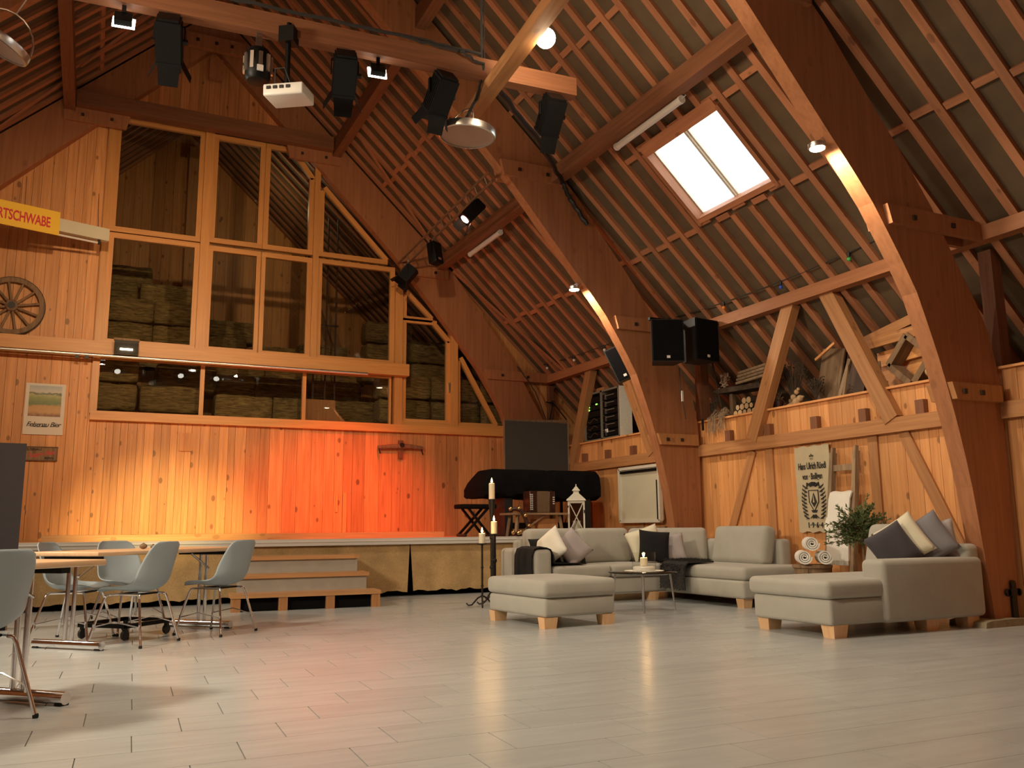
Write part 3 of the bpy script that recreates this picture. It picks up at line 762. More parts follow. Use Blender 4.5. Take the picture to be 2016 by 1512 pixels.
# yellow sign and open tube light hanging at an angle in the left corner
t = thing('tube_light', 'cream metal batten lamp with a bare unlit tube by the window', 'lamp', (-.66, 13.75, 5.30), rad(17.5))
q = MB(); q.box((.0, 0, .03), (1.30, .10, .19)); q.build('housing', 'cream_panel', t)
q = MB(); q.tube([(-.62, -.02, -.115), (.50, -.02, -.115)], .017, 10); q.build('tube', 'white_plastic', t, True)
for xx in (-.63, .52): q = MB(); q.box((xx, -.02, -.10), (.03, .04, .07)); q.build('holder', 'black_plastic', t)
for xx in (-.5, .5): q = MB(); q.tube([(xx, 0, .12), (xx+.05, .25, .75)], .004, 6); q.build('hanger', 'steel', t)
t = thing('yellow_sign', 'yellow name board with bold red capital letters', 'sign', (-1.26, 13.30, 5.27), rad(17.5))
q = MB(); q.box((-.02, 0, 0), (1.26, .018, .345)); q.build('board', 'yellow', t)
mt = text_mesh('lettering', 'ORTSCHWABE', .205, 'red_paint', .002, .004, align='RIGHT', space=.95)
link('lettering', mt, t, MX.Translation((.49, -.013, -.02)) @ MX.Rotation(rad(90), 4, 'X') @ MX.Diagonal((.575, 1, 1, 1)))
# yoke, hatch board and laths on the boarded wall above the stage
t = thing('ox_yoke', 'dark iron-bound ox yoke mounted on the boarded wall', 'yoke', (4.83, 14.55, 2.32))
q = MB(); q.tube([(-.42, 0, .0), (-.2, -.01, .02), (0, -.01, .03), (.2, -.01, .03), (.40, 0, .01)], [.032, .04, .045, .04, .032], 8); q.build('beam', 'old_wood', t, True)
for xx in (-.40, .38): q = MB(); q.tube([(xx, 0, .03), (xx, -.03, -.05), (xx+.02, -.04, -.11)], .012, 6); q.build('iron_hook', 'iron', t, True)
q = MB(); q.box((0, .02, -.02), (.09, .03, .32)); q.build('bracket', 'purlin_wood', t); q = MB(); q.lathe([(.04, 0), (.04, .05)], 10, MX.Translation((0, -.03, .05)) @ MX.Rotation(rad(90), 4, 'X')); q.build('iron_ring', 'iron', t)
for (xx, zz, w_, h_, lab) in ((1.275, 2.31, .19, .29, 'small square hatch board on the boarded wall left of centre'), (3.86, 1.18, .06, .72, 'pale upright lath leaning on the wall over the stage'), (3.72, 1.35, .035, .28, 'short pale lath fixed beside the longer lath')):
    tag(beam('wall_board', (xx, 14.605, zz-h_/2), (xx, 14.605, zz+h_/2), w_, .02, 'plank_red' if w_ > .1 else 'plank', None, ref=(0, 1, 0)), lab, 'board')
# tool on the corner post: old tripod iron
t = thing('iron_tool', 'old forked iron tool hung on the corner post above the loft', 'tool', (7.80, 14.40, 3.25))
beam('post', (0, .10, -.80), (0, .10, .35), .10, .1, 'purlin_wood', t, ref=(0, 1, 0))
for d_ in ((-.12, -.42), (.28, -.30), (-.16, .02)): q = MB(); q.tube([(0, 0, .02), (d_[0]*.5, -.03, d_[1]*.5), (d_[0], -.02, d_[1])], .012, 6); q.build('prong', 'iron', t, True)
q = MB(); q.tube([(.05*math.cos(a), -.01, .05*math.sin(a)) for a in [i*.5236 for i in range(12)]], .008, 6, True); q.build('ring', 'iron', t, True)
# ------------------------------------------------------------------ stage
t = thing('stage', 'low wooden stage with metal edge and burlap skirt along the gable', 'stage', (0, 0, 0))
XS0, XS1 = XL+.1, XW-.08
for i in range(14):
    y0 = STAGEY+.03 + i*.213; y1 = min(y0+.211, YB-.01)
    beam('deck_board', (XS0, (y0+y1)/2, STAGEZ-.02), (XS1, (y0+y1)/2, STAGEZ-.02), y1-y0-.002, .04, 'deck', t, ref=(0, 0, 1))
q = MB(); q.box(((XS0+XS1)/2, (STAGEY+YB)/2+.1, .72), (XS1-XS0, YB-STAGEY-.3, .05)); q.build('substructure', 'dark_wood', t)
q = MB(); q.prism([(STAGEY, STAGEZ), (STAGEY, STAGEZ-.085), (STAGEY+.025, STAGEZ-.085), (STAGEY+.025, STAGEZ-.045), (STAGEY-.006, STAGEZ-.04), (STAGEY-.006, STAGEZ-.03), (STAGEY+.03, STAGEZ+.003)], XS0, XS1, 'X'); q.build('edge_profile', 'edge_grey', t)
weave('burlap', (.44, .29, .13), 120, .28, .95, .14, 0)
def skirt(x0, x1, flare0, flare1, nm='skirt'):
    n = max(6, int((x1-x0)/.07)); vs = []; fs = []; rows = 7
    for j in range(rows+1):
        v_ = j/rows; z = STAGEZ-.085 - v_*(STAGEZ-.085-.07)
        for i in range(n+1):
            u = i/n; xx = (x0+flare0*v_)*(1-u) + (x1-flare1*v_)*u
            vs.append((xx, STAGEY+.05 + .012*math.sin(xx*9)*v_ + .008*math.sin(xx*23+1)*v_ - .012*v_, z + (.012*math.sin(xx*17)+.008*math.sin(xx*41) if j == rows else 0)))
    for j in range(rows):
        for i in range(n): a = j*(n+1)+i; fs.append((a, a+1, a+n+2, a+n+1))
    m_ = MB(); m_.add(vs, fs); m_.add([(p[0], p[1]+.004, p[2]) for p in vs], [f[::-1] for f in fs]); return m_.build(nm, 'burlap', t, True)
skirt(XS0, -.6, 0, .01); skirt(-.6, 1.4, .01, .0); skirt(1.4, 4.02, 0, .04); skirt(4.03, 6.2, .04, 0); skirt(6.2, XS1, 0, 0)
q = MB(); q.box(((XS0+XS1)/2, STAGEY+.35, .36), (XS1-XS0, .04, .70)); q.build('dark_backing', 'black_cloth', t)
beam('rear_step', (-.55, 13.55, STAGEZ+.04), (4.85, 13.55, STAGEZ+.04), 2.1, .08, 'deck', t)
# ------------------------------------------------------------------ stage steps
t = thing('stage_steps', 'three-tread wooden stage steps with grey risers', 'steps', (2.37, 10.95, 0), rad(-4))
plain('riser_grey', (.36, .34, .30), .7, var=.06, nscale=6)
for k, (hw, z, y0, y1) in enumerate(((.86, .195, -.62, -.22), (.79, .395, -.27, .13), (.74, .595, .08, .60))):
    beam('tread', (-hw, (y0+y1)/2, z-.022), (hw, (y0+y1)/2, z-.022), y1-y0, .044, 'tread_wood', t)
    if k: q = MB(); q.box((0, y0+.04, z-.044-.078), (hw*2-.06, .02, .156)); q.build('riser', 'riser_grey', t)
for xx in (-.80, -.28, .26, .80): q = MB(); q.box((xx, -.54, .075), (.10, .14, .15)); q.build('foot_block', 'timber', t)
for s_ in (-1, 1): q = MB(); q.prism([(-.22, .0), (.58, .0), (.58, .55), (.10, .55), (.10, .35), (-.22, .35)], s_*.70-.012, s_*.70+.012, 'X'); q.build('side_panel', 'riser_grey', t)
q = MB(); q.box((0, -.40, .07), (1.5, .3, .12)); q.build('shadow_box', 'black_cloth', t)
# ------------------------------------------------------------------ covered piano, bench, board
t = thing('covered_piano', 'grand piano under a black fabric cover on the stage', 'piano', (6.50, 12.72, STAGEZ))
def cover(prof_fn, n=40, mat='black_cloth'):
    vs = []; fs = []; K = 18
    for i in range(n+1):
        u = i/n; xx, zt, zb, dy = prof_fn(u)
        for k in range(K):
            a = 2*math.pi*k/K; ca, sa = math.cos(a), math.sin(a)
            e = .35
            px = dy*math.copysign(abs(ca)**e, ca); pz = math.copysign(abs(sa)**e, sa)
            w_ = .012*math.sin(xx*13+k*1.7)
            vs.append((xx, px+w_, zb + (zt-zb)*(pz+1)/2 + (w_ if pz < -.5 else 0)))
    for i in range(n):
        for k in range(K): k2 = (k+1) % K; fs.append((i*K+k, i*K+k2, (i+1)*K+k2, (i+1)*K+k))
    fs += [tuple(range(K)), tuple(n*K+k for k in range(K-1, -1, -1))]
    return vs, fs
def pf(u):
    xx = -1.06 + 2.10*u
    zt = 1.05 - .03*math.exp(-((u-.56)/.02)**2)
    if u < .10: zt = .76 + (u/.10)**.7*.29
    if u > .975: zt -= .06*((u-.975)/.025)
    zb = .60 - .03*u if u < .12 else .575 + .02*math.sin(u*6)
    dy = .42 if u < .9 else .40
    return xx, zt, zb, dy
q = MB(); q.add(*cover(pf)); q.build('cover', 'black_cloth', t, True)
for xx in (-.62, .80):
    q = MB(); q.box((xx, -.1, .30), (.13, .5, .58)); q.build('leg', 'black_plastic', t)
q = MB(); q.box((.1, .1, .16), (1.3, .05, .1)); q.build('stretcher', 'black_plastic', t)
q = MB(); q.tube([(-.62, -.38, .052), (-.62, .2, .052)], .05, 8); q.build('foot', 'black_plastic', t)
t = thing('keyboard_bench', 'black folding bench with crossed legs beside the covered piano', 'bench', (5.36, 12.55, STAGEZ))
q = rbox('seat', (.60, .32, .07), .02, 'black_cloth', t, (.03, 0, .46))
for s_ in (-1, 1):
    q = MB(); q.bar((-.2, s_*.12, .03), (.19, s_*.12, .43), .035, .035); q.bar((.2, s_*.13, .03), (-.14, s_*.13, .43), .035, .035); q.build('cross_leg', 'black_metal', t)
for xx in (-.2, .2): q = MB(); q.tube([(xx, -.17, .022), (xx, .17, .022)], .022, 8); q.build('foot_bar', 'black_plastic', t, True)
t = thing('pin_board', 'large dark grey pin board with thin frame behind the piano', 'board', (7.10, 13.75, STAGEZ))
q = MB(); q.box((0, 0, 1.50), (1.27, .03, 1.00)); q.build('panel', 'dark_grey_board', t)
for a, c in (((-.64, 0, 1.0), (-.64, 0, 2.0)), ((.64, 0, 1.0), (.64, 0, 2.0)), ((-.64, 0, 2.0), (.64, 0, 2.04)), ((-.64, 0, 1.0), (.64, 0, 1.0))): q = MB(); q.bar(a, c, .02, .045); q.build('frame', 'old_wood', t)
for s_ in (-1, 1): q = MB(); q.box((s_*.5, 0.03, .5), (.04, .04, 1.0)); q.build('leg', 'black_metal', t)
# ------------------------------------------------------------------ low table with accordion, bells, lantern
t = thing('low_table', 'small rustic table under the accordion on the stage', 'table', (6.16, 12.02, STAGEZ))
beam('tabletop', (-.50, 0, .335), (.46, 0, .335), .42, .03, 'old_wood', t)
for sx_ in (-1, 1):
    for sy_ in (-1, 1): q = MB(); q.bar((sx_*.40, sy_*.16, 0), (sx_*.36, sy_*.13, .32), .045, .045); q.build('leg', 'old_wood', t)
q = MB(); q.bar((-.35, -.16, .04), (.1, -.16, .32), .025, .02); q.build('strut', 'old_wood', t)
q = MB(); q.box((.16, 0, .13), (.34, .26, .25)); tag(q.build('wooden_box', 'timber', None, False, MX.Translation((6.16, 12.02, STAGEZ+.005))), 'wooden box standing under the low table on the stage', 'box')
t = thing('accordion', 'closed brown accordion with white buttons on the low table', 'accordion', (6.24, 12.02, STAGEZ+.352), rad(6))
wood('accordion_wood', (.06, .02, .011), (.025, .009, .006), .25, 0, .02)
q = rbox('body', (.13, .20, .33), .012, 'accordion_wood', t, (-.17, 0, .165)); q2 = rbox('body', (.11, .20, .33), .012, 'accordion_wood', t, (.18, 0, .165))
plain('bellows', (.16, .10, .055), .5)
for k in range(9):
    q = MB(); xx = -.10 + k*.028; q.prism([(xx, .015), (xx+.013, .0), (xx+.026, .015), (xx+.026, .315), (xx+.013, .33), (xx, .315)], -.095, .095); q.build('bellows_fold', 'bellows', t)
for r_ in range(9):
    for c_ in range(2):
        q = MB(); q.lathe([(.009, 0), (.009, .012)], 8, MX.Translation((-.225+c_*.03, -.10, .05+r_*.028)) @ MX.Rotation(rad(90), 4, 'X')); q.build('button', 'white_plastic', t)
for r_ in range(4): q = MB(); q.box((.20, -.104, .14+r_*.032), (.03, .008, .016)); q.build('key', 'white_plastic', t)
for xx in (-.10, .155): q = MB(); q.box((xx, 0, .333), (.02, .2, .006)); q.build('metal_trim', 'chrome', t)
plain('brass', (.72, .50, .24), .22, metal=1)
t = thing('bell_strap', 'leather strap of round brass bells hung over the low table end', 'bells', (5.70, 11.85, STAGEZ+.02))
pth = [(-.06, 0, .37), (.03, -.02, .39), (.12, -.05, .36), (.20, -.05, .22), (.24, -.06, .08), (.20, -.1, .02), (.05, -.14, .015), (-.08, -.16, .02)]
q = MB(); q.tube(pth, .03, 8); q.build('strap', 'leather', t, True)
for p in ((-.05, -.03, .39), (.08, -.06, .40), (.17, -.09, .29), (.225, -.10, .14), (.03, -.2, .045), (-.09, -.2, .04), (-.02, -.24, .035)):
    q = MB(); q.ball(p, .032); q.build('bell', 'brass', t, True)
t = thing('lantern', 'tall white lantern with crossed bars on the stage edge', 'lantern', (6.86, 11.95, STAGEZ), rad(-31)); t.scale = (.88, .88, .97)
for sx_ in (-1, 1):
    for sy_ in (-1, 1): q = MB(); q.box((sx_*.135, sy_*.135, .30), (.028, .028, .54)); q.build('post', 'white_paint', t)
q = MB(); q.box((0, 0, .02), (.32, .32, .04)); q.build('base', 'white_paint', t); q = MB()
for s_ in (-1, 1): q.box((0, s_*.135, .535), (.27, .025, .04)); q.box((s_*.135, 0, .535), (.025, .27, .04)); q.box((0, s_*.135, .055), (.27, .025, .03)); q.box((s_*.135, 0, .055), (.025, .27, .03))
q.build('rails', 'white_paint', t)
for s_ in (-1, 1):
    q = MB(); q.bar((-.12, s_*.135, .07), (.12, s_*.135, .52), .014, .012, (0, 1, 0)); q.bar((.12, s_*.135, .07), (-.12, s_*.135, .52), .014, .012, (0, 1, 0)); q.build('cross_bars', 'white_paint', t)
    q = MB(); q.box((0, s_*.128, .30), (.25, .003, .46)); q.build('pane', 'clear_glass', t); q = MB(); q.box((s_*.128, 0, .30), (.003, .25, .46)); q.build('pane', 'clear_glass', t)
q = MB(); q.lathe([(.245, .555), (.235, .575), (.085, .665), (.07, .675), (.07, .72)], 4, MX.Rotation(rad(45), 4, 'Z')); rf = q.build('roof', 'white_paint', t)
q = MB(); q.lathe([(.10, .715), (.095, .725), (.02, .785), (.012, .79), (.012, .815), (.003, .825)], 4, MX.Rotation(rad(45), 4, 'Z')); q.build('roof_cap', 'white_paint', rf)
q = MB(); q.lathe([(.07, .045), (.07, .235)], 16); q.build('candle', 'white_plastic', t, True)
q = MB(); q.box((.14, -.15, .38), (.02, .014, .05)); q.box((-.145, -.15, .46), (.02, .014, .03)); q.build('latch', 'iron', t)
# ------------------------------------------------------------------ upholstery
weave('sofa_fabric', (.40, .385, .335), 420, .13, .95, .05, .2)
weave('pillow_white', (.78, .75, .66), 300, .05, .9, .03, .1)
weave('pillow_cream', (.72, .68, .52), 300, .05, .9, .04, .1)
weave('pillow_mauve', (.40, .36, .36), 300, .06, .9, .05, .1)
weave('pillow_grey', (.20, .19, .21), 300, .08, .9, .05, .1)
weave('pillow_charcoal', (.055, .05, .06), 300, .12, .9, .08, .1)
weave('pillow_black', (.0045, .0045, .005), 300, .2, .95, .1, 0)
weave('towel_white', (.80, .77, .70), 180, .10, 1, .03, .3)
def wedge_leg(parent, x, y, w=.15, d=.11, h=.10):
    q = MB(); q.lathe([(.5*.84, 0), (.5, h)], 4, MX.Translation((x, y, 0)) @ MX.Diagonal((w*1.414, d*1.414, 1, 1)) @ MX.Rotation(rad(45), 4, 'Z')); q.build('leg', 'beech', parent)
# ottoman
t = thing('ottoman', 'square grey fabric ottoman on beech feet in the open floor', 'ottoman', (4.11, 7.71, 0), rad(5.5))
rbox('base', (.80, 1.03, .17), .03, 'sofa_fabric', t, (0, 0, .185))
rbox('cushion', (.84, 1.07, .16), .05, 'sofa_fabric', t, (0, 0, .352), puff=.02, seg=4)
for sx_ in (-1, 1):
    for sy_ in (-1, 1): wedge_leg(t, sx_*.33, sy_*.45)
# corner sofa: one run along the stage, one along the right wall
t = thing('corner_sofa', 'large light grey fabric corner sofa in front of the stage', 'sofa', (4.78, 9.32, 0), rad(0))
# local: x to the right, y back; left run x 0..2.9, right run x 1.85..2.9 down to y -1.55
rbox('base', (2.66, .90, .20), .03, 'sofa_fabric', t, (1.55, .50, .20))
rbox('base', (.98, 1.50, .20), .03, 'sofa_fabric', t, (2.33, -.74, .20))
rbox('arm', (.24, 1.0, .56), .06, 'sofa_fabric', t, (.12, .52, .38), seg=4)
rbox('seat_cushion', (.80, .80, .15), .05, 'sofa_fabric', t, (.66, .40, .375), puff=.015, seg=4)
rbox('seat_cushion', (.80, .80, .15), .05, 'sofa_fabric', t, (1.46, .40, .375), puff=.015, seg=4)
rbox('seat_cushion', (1.00, 2.30, .15), .05, 'sofa_fabric', t, (2.35, -.35, .375), puff=.012, seg=4)
rbox('backrest', (2.7, .20, .52), .05, 'sofa_fabric', t, (1.55, .97, .50), seg=4)
rbox('backrest', (.18, 2.05, .50), .05, 'sofa_fabric', t, (2.82, -.12, .50), seg=4)
for xx, w_ in ((.62, .74), (1.40, .80)):
    rbox('back_cushion', (w_, .20, .47), .07, 'sofa_fabric', t, (xx, .78, .665), (rad(-12), 0, 0), seg=4, puff=.025)
rbox('back_cushion', (1.06, .20, .47), .07, 'sofa_fabric', t, (2.33, .60, .66), (rad(-12), 0, rad(-38)), seg=4, puff=.025)
rbox('back_cushion', (.20, .98, .48), .07, 'sofa_fabric', t, (2.62, -.60, .67), (0, rad(12), 0), seg=4, puff=.025)
for x_, y_ in ((.1, .1), (.1, .9), (1.72, .12), (1.92, -1.40), (2.72, -1.40), (2.72, .9)): wedge_leg(t, x_, y_, .13, .13)
# chaise longue on the right
t = thing('chaise_longue', 'light grey fabric chaise longue with one arm beside the nearest arch', 'sofa', (6.34, 5.84, 0), rad(0))
rbox('base', (1.82, .92, .21), .03, 'sofa_fabric', t, (0, 0, .205))
rbox('seat_cushion', (1.86, .97, .15), .05, 'sofa_fabric', t, (-.01, .01, .385), puff=.012, seg=4)
rbox('arm', (1.26, .25, .52), .05, 'sofa_fabric', t, (.30, -.375, .355), seg=4)
rbox('backrest', (.18, .96, .58), .05, 'sofa_fabric', t, (.86, .02, .44), seg=4)
rbox('back_cushion', (.22, .70, .50), .07, 'sofa_fabric', t, (.66, .15, .66), (0, rad(16), 0), seg=4, puff=.03)
for x_, y_ in ((-.80, -.38), (-.80, .38), (.30, -.36), (.8, -.38), (.8, .38)): wedge_leg(t, x_, y_, .16, .14, .105)
# ------------------------------------------------------------------ cushions
def pillow_mesh(w, h, th, mat, seed=0):
    n = 16; vs = []; fs = []
    for side in (1, -1):
        for j in range(n+1):
            for i in range(n+1):
                u, v_ = -1+2*i/n, -1+2*j/n
                pin = 1 - .055*(1-u*u)*abs(v_)**2; pin2 = 1 - .055*(1-v_*v_)*abs(u)**2
                z = side*th/2*max(0, (1-u**4)*(1-v_**4))**.6
                x, y = w/2*u*pin2, h/2*v_*pin
                wr_ = .010*NZ.noise(V((x*7+seed*3, y*7, seed)))*(1-u*u)*(1-v_*v_)
                vs.append((x, y, z+wr_))
    K = (n+1)**2
    for j in range(n):
        for i in range(n):
            a = j*(n+1)+i; fs.append((a, a+1, a+n+2, a+n+1)); fs.append((K+a, K+a+n+1, K+a+n+2, K+a+1))
    mb = MB(); mb.add(vs, fs); me = bpy.data.meshes.new('cushion'); me.from_pydata(mb.v, [], mb.f)
    bm = bmesh.new(); bm.from_mesh(me); bmesh.ops.remove_doubles(bm, verts=bm.verts, dist=.0005); bmesh.ops.recalc_face_normals(bm, faces=bm.faces); bm.to_mesh(me); bm.free()
    me.materials.append(MATS[mat]); me.shade_smooth(); return me
def pillow(loc, mat, label, facing, lean, roll, w=.44, h=.44, th=.15, seed=0):
    """facing: heading of the front face (deg from +X), lean back (deg), roll in its own plane (deg)"""
    o = link('cushion', pillow_mesh(w, h, th, mat, seed))
    Rm = MX.Rotation(rad(facing+90), 4, 'Z') @ MX.Rotation(rad(90-lean), 4, 'X') @ MX.Rotation(rad(roll), 4, 'Z')
    o.matrix_world = MX.Translation(V(loc)) @ Rm
    return tag(o, label, 'cushion')
pillow((5.16, 9.80, .62), 'pillow_black', 'black cushion behind the white one at the left sofa arm', -80, 22, 4, .42, .36, .12, 1)
pillow((5.13, 9.62, .665), 'pillow_white', 'white cushion standing at the left sofa arm', -158, 18, 40, .42, .42, .14, 2)
pillow((5.44, 9.60, .66), 'pillow_mauve', 'pale mauve cushion beside the white one on the left of the sofa', -98, 22, 38, .40, .40, .13, 3)
pillow((5.60, 9.86, .60), 'pillow_black', 'black cushion half hidden behind the pale mauve one', -80, 20, -6, .36, .38, .12, 4)
pillow((6.62, 9.72, .70), 'pillow_cream', 'cream cushion behind the black one in the sofa corner', -112, 18, 18, .46, .42, .14, 5)
pillow((6.60, 9.50, .66), 'pillow_black', 'black cushion in the middle of the sofa corner', -114, 18, -6, .40, .42, .13, 6)
pillow((6.86, 9.52, .63), 'pillow_mauve', 'light grey cushion right of the black one in the sofa corner', -128, 22, 10, .40, .38, .13, 7)
pillow((6.56, 5.70, .70), 'pillow_charcoal', 'charcoal cushion tipped on its corner against the chaise arm', -125, 16, 30, .38, .38, .13, 8)
pillow((6.74, 5.74, .755), 'pillow_cream', 'cream cushion between the charcoal and grey ones on the chaise', -152, 14, 34, .40, .42, .13, 9)
pillow((6.93, 5.64, .765), 'pillow_grey', 'dark grey cushion at the back of the chaise nearest the arch', -150, 14, 32, .42, .42, .14, 10)
pillow((7.06, 5.66, .74), 'pillow_mauve', 'taupe cushion half hidden behind the dark grey one on the chaise', -160, 8, 12, .40, .38, .12, 11)
# throws
def strip(name, path, x0, x1, mat, th=.012, axis='Y'):
    """cloth swept along a path in the XZ plane, from y=x0 to y=x1"""
    n = len(path); vs = []; fs = []; K = 8
    P2 = [V((p[0], 0, p[1])) for p in path]
    for lay in (0, 1):
        for i, p in enumerate(P2):
            tg = (P2[min(i+1, n-1)]-P2[max(i-1, 0)]).normalized(); nn = V((-tg.z, 0, tg.x))
            for k in range(K+1):
                u = k/K; yy = x0+(x1-x0)*u; w_ = .006*math.sin(u*9+i*.9)
                q_ = p + nn*(th*lay + w_); vs.append((q_.x, yy+.01*math.sin(i*1.3), q_.z))
    m_ = n*(K+1)
    for i in range(n-1):
        for k in range(K): a = i*(K+1)+k; fs.append((a, a+1, a+K+2, a+K+1)); fs.append((m_+a, m_+a+K+1, m_+a+K+2, m_+a+1))
    for i in range(n-1):
        for k in (0, K): a = i*(K+1)+k; fs.append((a, a+K+1, m_+a+K+1, m_+a))
    for i in (0, n-1):
        for k in range(K): a = i*(K+1)+k; fs.append((a, m_+a, m_+a+1, a+1))
    mb = MB(); mb.add(vs, fs); return mb
q = strip('throw', [(4.765, .30), (4.765, .45), (4.765, .58), (4.79, .655), (4.86, .675), (4.95, .672), (5.01, .65), (5.04, .58), (5.045, .49), (5.09, .475), (5.35, .472), (5.5, .47)], 9.36, 9.85, 'pillow_black')
tag(q.build('throw_blanket', 'pillow_black', None, True), 'black woven throw draped over the left sofa arm', 'blanket')
plain('fur', (.028, .025, .024), 1.0, var=.5, nscale=60, bump=1)
vs_ = MB(); rr = random.Random(5)
q = strip('fur', [(6.51, .16), (6.515, .30), (6.52, .42), (6.56, .47), (6.70, .475), (6.95, .475)], 8.74, 9.24, 'fur', .02)
fo = q.build('fur_throw', 'fur', None, True); tag(fo, 'dark fluffy fur throw hanging over the corner sofa seat', 'blanket')
hair = MB()
for _ in range(2600):
    u = rr.random(); y_ = rr.uniform(8.73, 9.25)
    if u < .5: p = V((6.505, y_, rr.uniform(.15, .46))); n_ = V((-1, 0, -.1))
    else: p = V((rr.uniform(6.52, 6.95), y_, .495)); n_ = V((-.1, 0, 1))
    d_ = (n_ + V((rr.uniform(-.6, .6), rr.uniform(-.8, .8), rr.uniform(-.8, .3)))).normalized()*rr.uniform(.015, .04)
    s_ = d_.cross(V((.3, .8, .5))).normalized()*.003
    hair.add([p-s_, p+s_, p+d_], [(0, 1, 2)])
ho = hair.build('fur_pile', 'fur', fo); ho['kind'] = 'stuff'
# ------------------------------------------------------------------ coffee table, candle glass
t = thing('coffee_table', 'round smoked glass coffee table on thin steel legs', 'table', (5.57, 8.26, 0), rad(12))
q = MB(); q.lathe([(.37, .405), (.38, .409), (.38, .417), (.37, .421)], 40); q.build('glass_top', 'smoke_glass', t, True)
for k in range(4):
    a = rad(45+90*k); q = MB(); q.tube([(.30*math.cos(a), .30*math.sin(a), .404), (.345*math.cos(a), .345*math.sin(a), .0)], [.012, .009], 10); q.build('leg', 'steel', t, True)
q = MB(); q.tube([(.28*math.cos(i*.2618), .28*math.sin(i*.2618), .396) for i in range(24)], .008, 6, True); q.build('ring', 'steel', t, True)
q = MB(); q.lathe([(.20, 0), (.20, .003)], 32)
for k in range(24): a = k*2*math.pi/24; q.lathe([(.022, 0), (.022, .004)], 8, MX.Translation((.20*math.cos(a), .20*math.sin(a), 0)))
tag(q.build('lace_doily', 'pillow_white', None, False, MX.Translation((5.66, 8.36, .4215))), 'round white lace doily on the glass table', 'doily')
t = thing('candle_glass', 'wide glass hurricane holder with a lit pillar candle', 'candle holder', (5.66, 8.36, .427))
q = MB(); q.lathe([(.125, 0), (.125, .035), (.10, .045), (.0, .045)], 28); q.build('sand_base', 'white_plastic', t, True)
gl = MB(); gl.lathe([(.132, 0), (.132, .20)], 32); gl.f = gl.f[:-2]; gl.build('glass_wall', 'clear_glass', t, True)
q = MB(); q.lathe([(.042, .048), (.042, .135), (.036, .14)], 16); q.build('candle', 'wax', t, True)
q = MB(); q.ball((0, 0, .168), .011, 10, 8, (1, 1, 2.4)); q.v = [(a, b_, c*1) for a, b_, c in q.v]
def flame(parent, z, s=1.0):
    q = MB(); q.lathe([(.001*s, 0), (.008*s, .010*s), (.010*s, .020*s), (.006*s, .038*s), (.001*s, .055*s)], 10, MX.Translation((0, 0, z))); q.build('flame', 'flame', parent, True)
flame(t, .142)
lamp('candle_light', 'POINT', (5.66, 8.36, .60), 2.2, (1.0, .55, .20), .02)
# ------------------------------------------------------------------ three iron candle stands
def candle_stand(loc, top, ch, label, pole_r, cone):
    t = thing('candle_stand', label, 'candle stand', loc, RND.uniform(0, 2))
    q = MB(); q.tube([(0, 0, .10), (0, 0, top-.02 if not cone else top-.25)], pole_r, 10); pl = q.build('pole', 'iron', t, True)
    for z in (top*.33, top*.62): q = MB(); q.ball((0, 0, z), pole_r*1.5, 10, 6); q.build('knot', 'iron', pl, True)
    for k in range(3):
        a = k*2.094; q = MB(); q.tube([(0, 0, .13), (.06*math.cos(a), .06*math.sin(a), .10), (.14*math.cos(a), .14*math.sin(a), .02), (.19*math.cos(a), .19*math.sin(a), .012), (.215*math.cos(a), .215*math.sin(a), .035)], .010, 8); q.build('leg', 'iron', t, True)
    q = MB()
    if cone: q.lathe([(pole_r, top-.26), (pole_r*1.3, top-.2), (.046, top-.01), (.05, top)], 16)
    else: q.lathe([(.02, top-.02), (.055, top-.008), (.058, top)], 18)
    q.build('drip_plate', 'iron', t, True)
    q = MB(); q.lathe([(.038, top), (.038, top+ch), (.030, top+ch+.004)], 16); q.build('candle', 'wax', t, True)
    flame(t, top+ch+.004, 1.25)
    lamp('candle_light', 'POINT', (loc[0], loc[1], top+ch+.05), 3.0, (1.0, .55, .20), .02)
candle_stand((4.62, 10.22, 0), 1.28, .20, 'tallest black iron candle stand by the stage', .022, True)
candle_stand((4.43, 9.74, 0), .845, .145, 'middle black iron candle stand left of the sofa', .024, False)
candle_stand((4.21, 9.60, 0), .735, .115, 'shortest black iron candle stand, leftmost of three', .012, False)
# ------------------------------------------------------------------ stool with rolled towels, ladder, towel, plant
t = thing('round_stool', 'small round wooden stool under the rolled towels', 'stool', (7.26, 7.42, 0))
q = MB(); q.lathe([(.20, .44), (.215, .45), (.215, .475), (.205, .48)], 28); q.build('seat', 'old_wood', t, True)
q = MB(); q.lathe([(.195, .38), (.195, .438)], 24); q.build('apron', 'old_wood', t, True)
for k in range(4): a = rad(30+90*k); q = MB(); q.box((.175*math.cos(a), .175*math.sin(a), .22), (.04, .04, .44), rz=0); q.build('leg', 'old_wood', t)
def towel_roll(loc, label, rz):
    t = thing('towel_roll', label, 'towel', loc, rz, 'rolled white towels')
    vs = []; fs = []; NN = 46; R0 = .085
    for j, y_ in enumerate((-.17, .17)):
        for lay in (0, 1):
            for i in range(NN+1):
                th_ = i/NN*6*math.pi; r = .018 + (R0-.018)*i/NN - .0165*lay
                vs.append((r*math.cos(th_), y_ + .006*math.sin(th_*2), r*math.sin(th_)))
    n1 = NN+1
    for i in range(NN):
        fs += [(i, i+1, 2*n1+i+1, 2*n1+i), (n1+i, 3*n1+i, 3*n1+i+1, n1+i+1), (i, n1+i, n1+i+1, i+1), (2*n1+i, 2*n1+i+1, 3*n1+i+1, 3*n1+i)]
    fs += [(NN, n1+NN, 3*n1+NN, 2*n1+NN), (0, 2*n1, 3*n1, n1)]
    mb = MB(); mb.add(vs, fs); mb.build('rolled_cloth', 'towel_white', t, True)
    return t
towel_roll((7.13, 7.42, .568), 'rolled white towel at the lower left on the stool', rad(-38))
